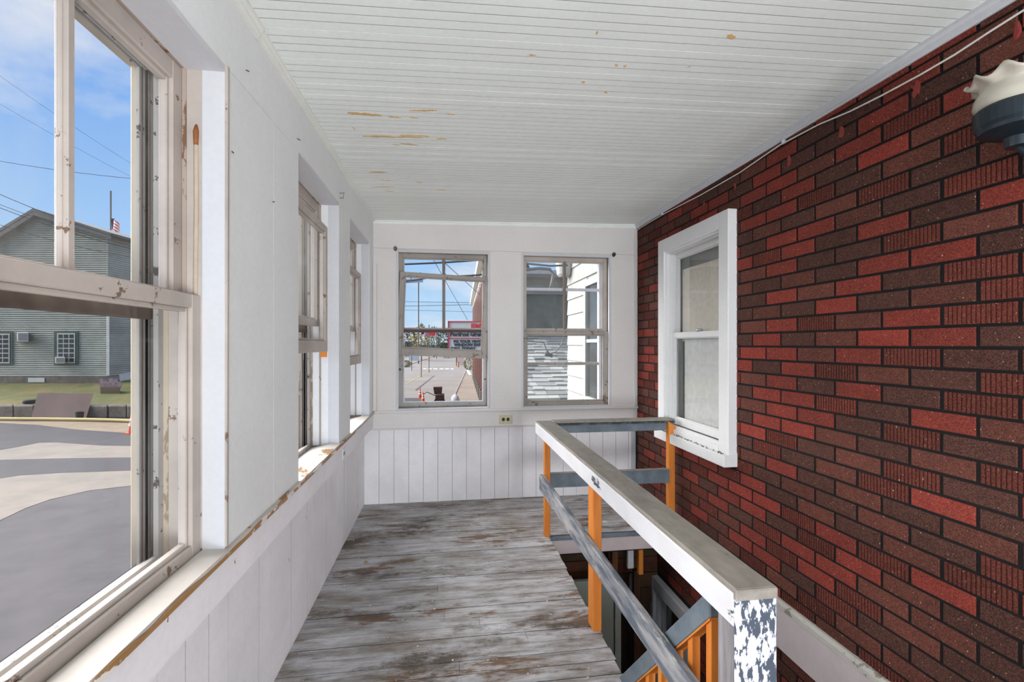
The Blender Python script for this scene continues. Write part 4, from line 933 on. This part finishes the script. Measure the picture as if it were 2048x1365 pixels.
# ---- wires
WIRE = plain('black_wire', (56,60,68), .6)
def wire(a, b, r, sag, lab, n=14):
    A, B = px(*a), px(*b); pts = [A+(B-A)*(i/n)+Vector((0,0,-sag*4*(i/n)*(1-i/n))) for i in range(n+1)]
    tag(MB().tube(pts, r, 5).build('overhead_wire', WIRE, None), lab, 'wire', 'overhead wires')
for i, (a, b, r) in enumerate((((-80,95,22),(420,420,30),.007),((-80,160,24),(420,430,32),.007),((-80,308,24),(420,366,30),.014),((-60,362,24),(300,492,30),.018),((-60,385,25),(300,500,30.5),.014),((-60,392,25),(300,505,31),.018),((-60,430,26),(300,520,31.5),.014))):
    wire(a, b, r, .3, 'overhead wire number %s from the top outside the near left window' % ('one','two','three','four','five','six','seven')[i])
for i, (a, b, r, sg_) in enumerate((((760,530,21),(1000,517,21),.045,.05),((760,537,22),(1010,543,22),.045,.3),((760,566,28),(892,549,28),.045,.1),((760,603,66),(1010,607,66),.03,0),((760,614,68),(1010,608,68),.035,0),((760,619,70),(1010,626,70),.025,0),((850,490,20),(935,640,26),.012,0),((885,522,20),(960,590,26),.014,0))):
    wire(a, b, r, sg_, 'overhead wire number %s from the top outside the far left window' % ('one','two','three','four','five','six','seven','eight')[i])
lt = tag(empty('wire_box', px(825, 562, 28)), 'pale blue grey equipment box hanging on the wires outside the far left window', 'box')
MB().hexa([px(790,568,28),px(846,565,28),px(846,565,28.4),px(790,568,28.4),px(790,560,28),px(846,557,28),px(846,557,28.4),px(790,560,28.4)]).build('box', plain('equipment', (150,166,184), .6), lt)
for u in (822, 841): MB().tube([px(u,545,28.2), px(u,560,28.2)], .03, 5).build('hanger', WIRE, lt)
# ---- neighbouring house behind the far right window
nb = tag(empty('neighbour_house', (2.2, 8, G)), 'white shingled neighbouring house with grey roof beyond the far right window', 'building')
SHW = plain('white_shingle_siding', (150,150,145), .8, var=.08, scale=2); NG = plain('grey_green_panel', (98,106,102), .4, var=.25, scale=8)
NX, YA, YB2, ZA, ZB = 1.06, 6.7, 10.0, .31, 1.50
zr = lambda y: ZA+(ZB-ZA)*(y-YA)/(YB2-YA)
MB().hexa([(NX,YA,ZA-.25),(2.66,YA,ZA-.25),(2.66,YB2,ZB-.25),(NX,YB2,ZB-.25),(NX,YA,ZA-.02),(2.66,YA,ZA-.02),(2.66,YB2,ZB-.02),(NX,YB2,ZB-.02)]).build('porch_roof', ROOFG, nb)
MB().box(NX+.1, 2.66, YA+.3, YB2, G, ZA-.1).build('porch_wall', SHW, nb)
SH = [plain('shingle_%d' % k, c, .9, var=.12, scale=20) for k, c in enumerate(((150,154,152),(134,138,138),(162,164,160),(122,126,124)))]
yy = YA-.04; row = 0
while yy < YB2-.05:
    x = NX-R.uniform(0,.2)
    while x < 2.66:
        w = R.uniform(.12,.34); e = R.choice((0,0,.016)); x1 = min(x+w, 2.66); xa = max(x, NX); rw_ = .165
        if x1-xa > .03 and (x1 > .95):
            MB().hexa([(xa+.003,yy-.02*0,zr(yy)-.015),(x1-.003,yy,zr(yy)-.015),(x1-.003,yy+rw_*1.2,zr(yy+rw_*1.2)-.015),(xa+.003,yy+rw_*1.2,zr(yy+rw_*1.2)-.015),(xa+.003,yy,zr(yy)+.022+e),(x1-.003,yy,zr(yy)+.022+e),(x1-.003,yy+rw_*1.2,zr(yy+rw_*1.2)+.004),(xa+.003,yy+rw_*1.2,zr(yy+rw_*1.2)+.004)]).build('shingle', R.choice(SH), nb)
        x = x1 if x1 > x else x+w
    yy += .158; row += 1
SX, SY0, SY1 = 1.80, 4.35, 6.76
MB().box(SX, 4.5, SY0, SY1, G, 3.3).build('side_wall', SHW, nb)
z = -.42; row = 0; JN = plain('siding_shadow', (120,120,114), .9)
while z < 3.2:
    y = SY0-(.3 if row % 2 else 0)
    while y < SY1:
        a, b = max(y, SY0), min(y+.61, SY1)
        if z+.2 > .66 and z < 2.1 and b > 5.24 and a < 5.82:
            if a < 5.24: b = 5.24
            elif b > 5.82: a = 5.82
            else: b = a
        if b-a > .03: MB().hexa([(SX-.022,a+.0015,z),(SX,a+.0015,z),(SX,b-.0015,z),(SX-.022,b-.0015,z),(SX-.008,a+.0015,z+.216),(SX,a+.0015,z+.216),(SX,b-.0015,z+.216),(SX-.008,b-.0015,z+.216)]).build('siding_shingle', SHW, nb)
        y += .61
    z += .2185; row += 1
NWX = plain('grey_window_trim', (158,168,164), .6)
nw = MB(); ring(nw, lambda a, o, z: (SX+o, a, z), 5.20, 5.86, .62, 2.15, -.045, .02, .085, .085, .06, .08); nw = nw.build('window', NWX, nb)
MB().box(SX-.012, SX-.004, 5.28, 5.78, .66, 2.1).build('pane', GLD, nw)
MB().box(SX-.03, SX-.002, 5.28, 5.78, 1.36, 1.40).build('meeting_rail', NWX, nw)
MB().box(NX, 2.66, YB2, YB2+.2, ZB-.1, 2.45).build('rear_wall', NG, nb)
MB().box(NX, 2.66, YB2-.05, YB2+.1, 2.42, 2.62).build('head_board', SHW, nb)
MB().box(NX, 2.66, YB2-.02, YB2+.1, 2.62, 2.76).build('frieze', SHW, nb)
MB().box(NX, 2.66, YB2-.35, YB2+.1, 2.75, 2.80).build('eave_soffit', SHW, nb)
MB().hexa([(NX,YB2-.45,2.80),(2.66,YB2-.45,2.80),(2.66,YB2+2,2.80),(NX,YB2+2,2.80),(NX,YB2-.45,2.88),(2.66,YB2-.45,2.88),(2.66,YB2+2,3.0),(NX,YB2+2,3.0)]).build('upper_roof', plain('pale_roof', (176,178,180), .9), nb)
MB().hexa([(1.62,6.55,2.32),(1.80,6.55,2.32),(1.80,6.75,2.32),(1.62,6.75,2.32),(1.60,6.50,2.56),(1.80,6.50,2.56),(1.80,6.80,2.56),(1.60,6.80,2.56)]).build('eave_return', plain('pale_eave', (168,170,168), .8), nb, .03)
# service cables on the neighbouring house
def pyy(u, v, y): p = px(u, v, 1); k = y/p.y; return Vector((p.x*k, y, ZC+(p.z-ZC)*k))
for pts, r, lab in (([(1030,541),(1050,540),(1080,537),(1100,539),(1107,548),(1104,565),(1101,577)],.022,'thick grey service cable bending down outside the far right window'),
                    ([(1030,525),(1060,528),(1100,532),(1135,531)],.014,'thin grey cable under the sky at the top of the far right window'),
                    ([(1107,562),(1115,571),(1124,577)],.012,'short grey cable branch below the bent service cable'),
                    ([(1040,681),(1070,684),(1088,686),(1093,700),(1100,708),(1112,704),(1122,690),(1131,668)],.008,'thin dark cable looping over the shingled roof')):
    tag(MB().tube([pyy(u, v, 6.2) for u, v in pts], r, 7).build('service_cable', plain('cable_grey_%d' % len(pts), (92,96,100), .6), None, smooth=True), lab, 'cable')
sp = pyy(1097, 708, 6.2)
tag(MB().tube([sp+Vector((-.05,0,.02)), sp+Vector((-.02,0,.0)), sp+Vector((.02,0,-.02)), sp+Vector((.05,0,-.02))], [.015,.035,.02,.035], 8).build('cable_splice', plain('splice', (70,74,76), .6), None, smooth=True), 'dark cable splices hanging over the shingled roof', 'splice')
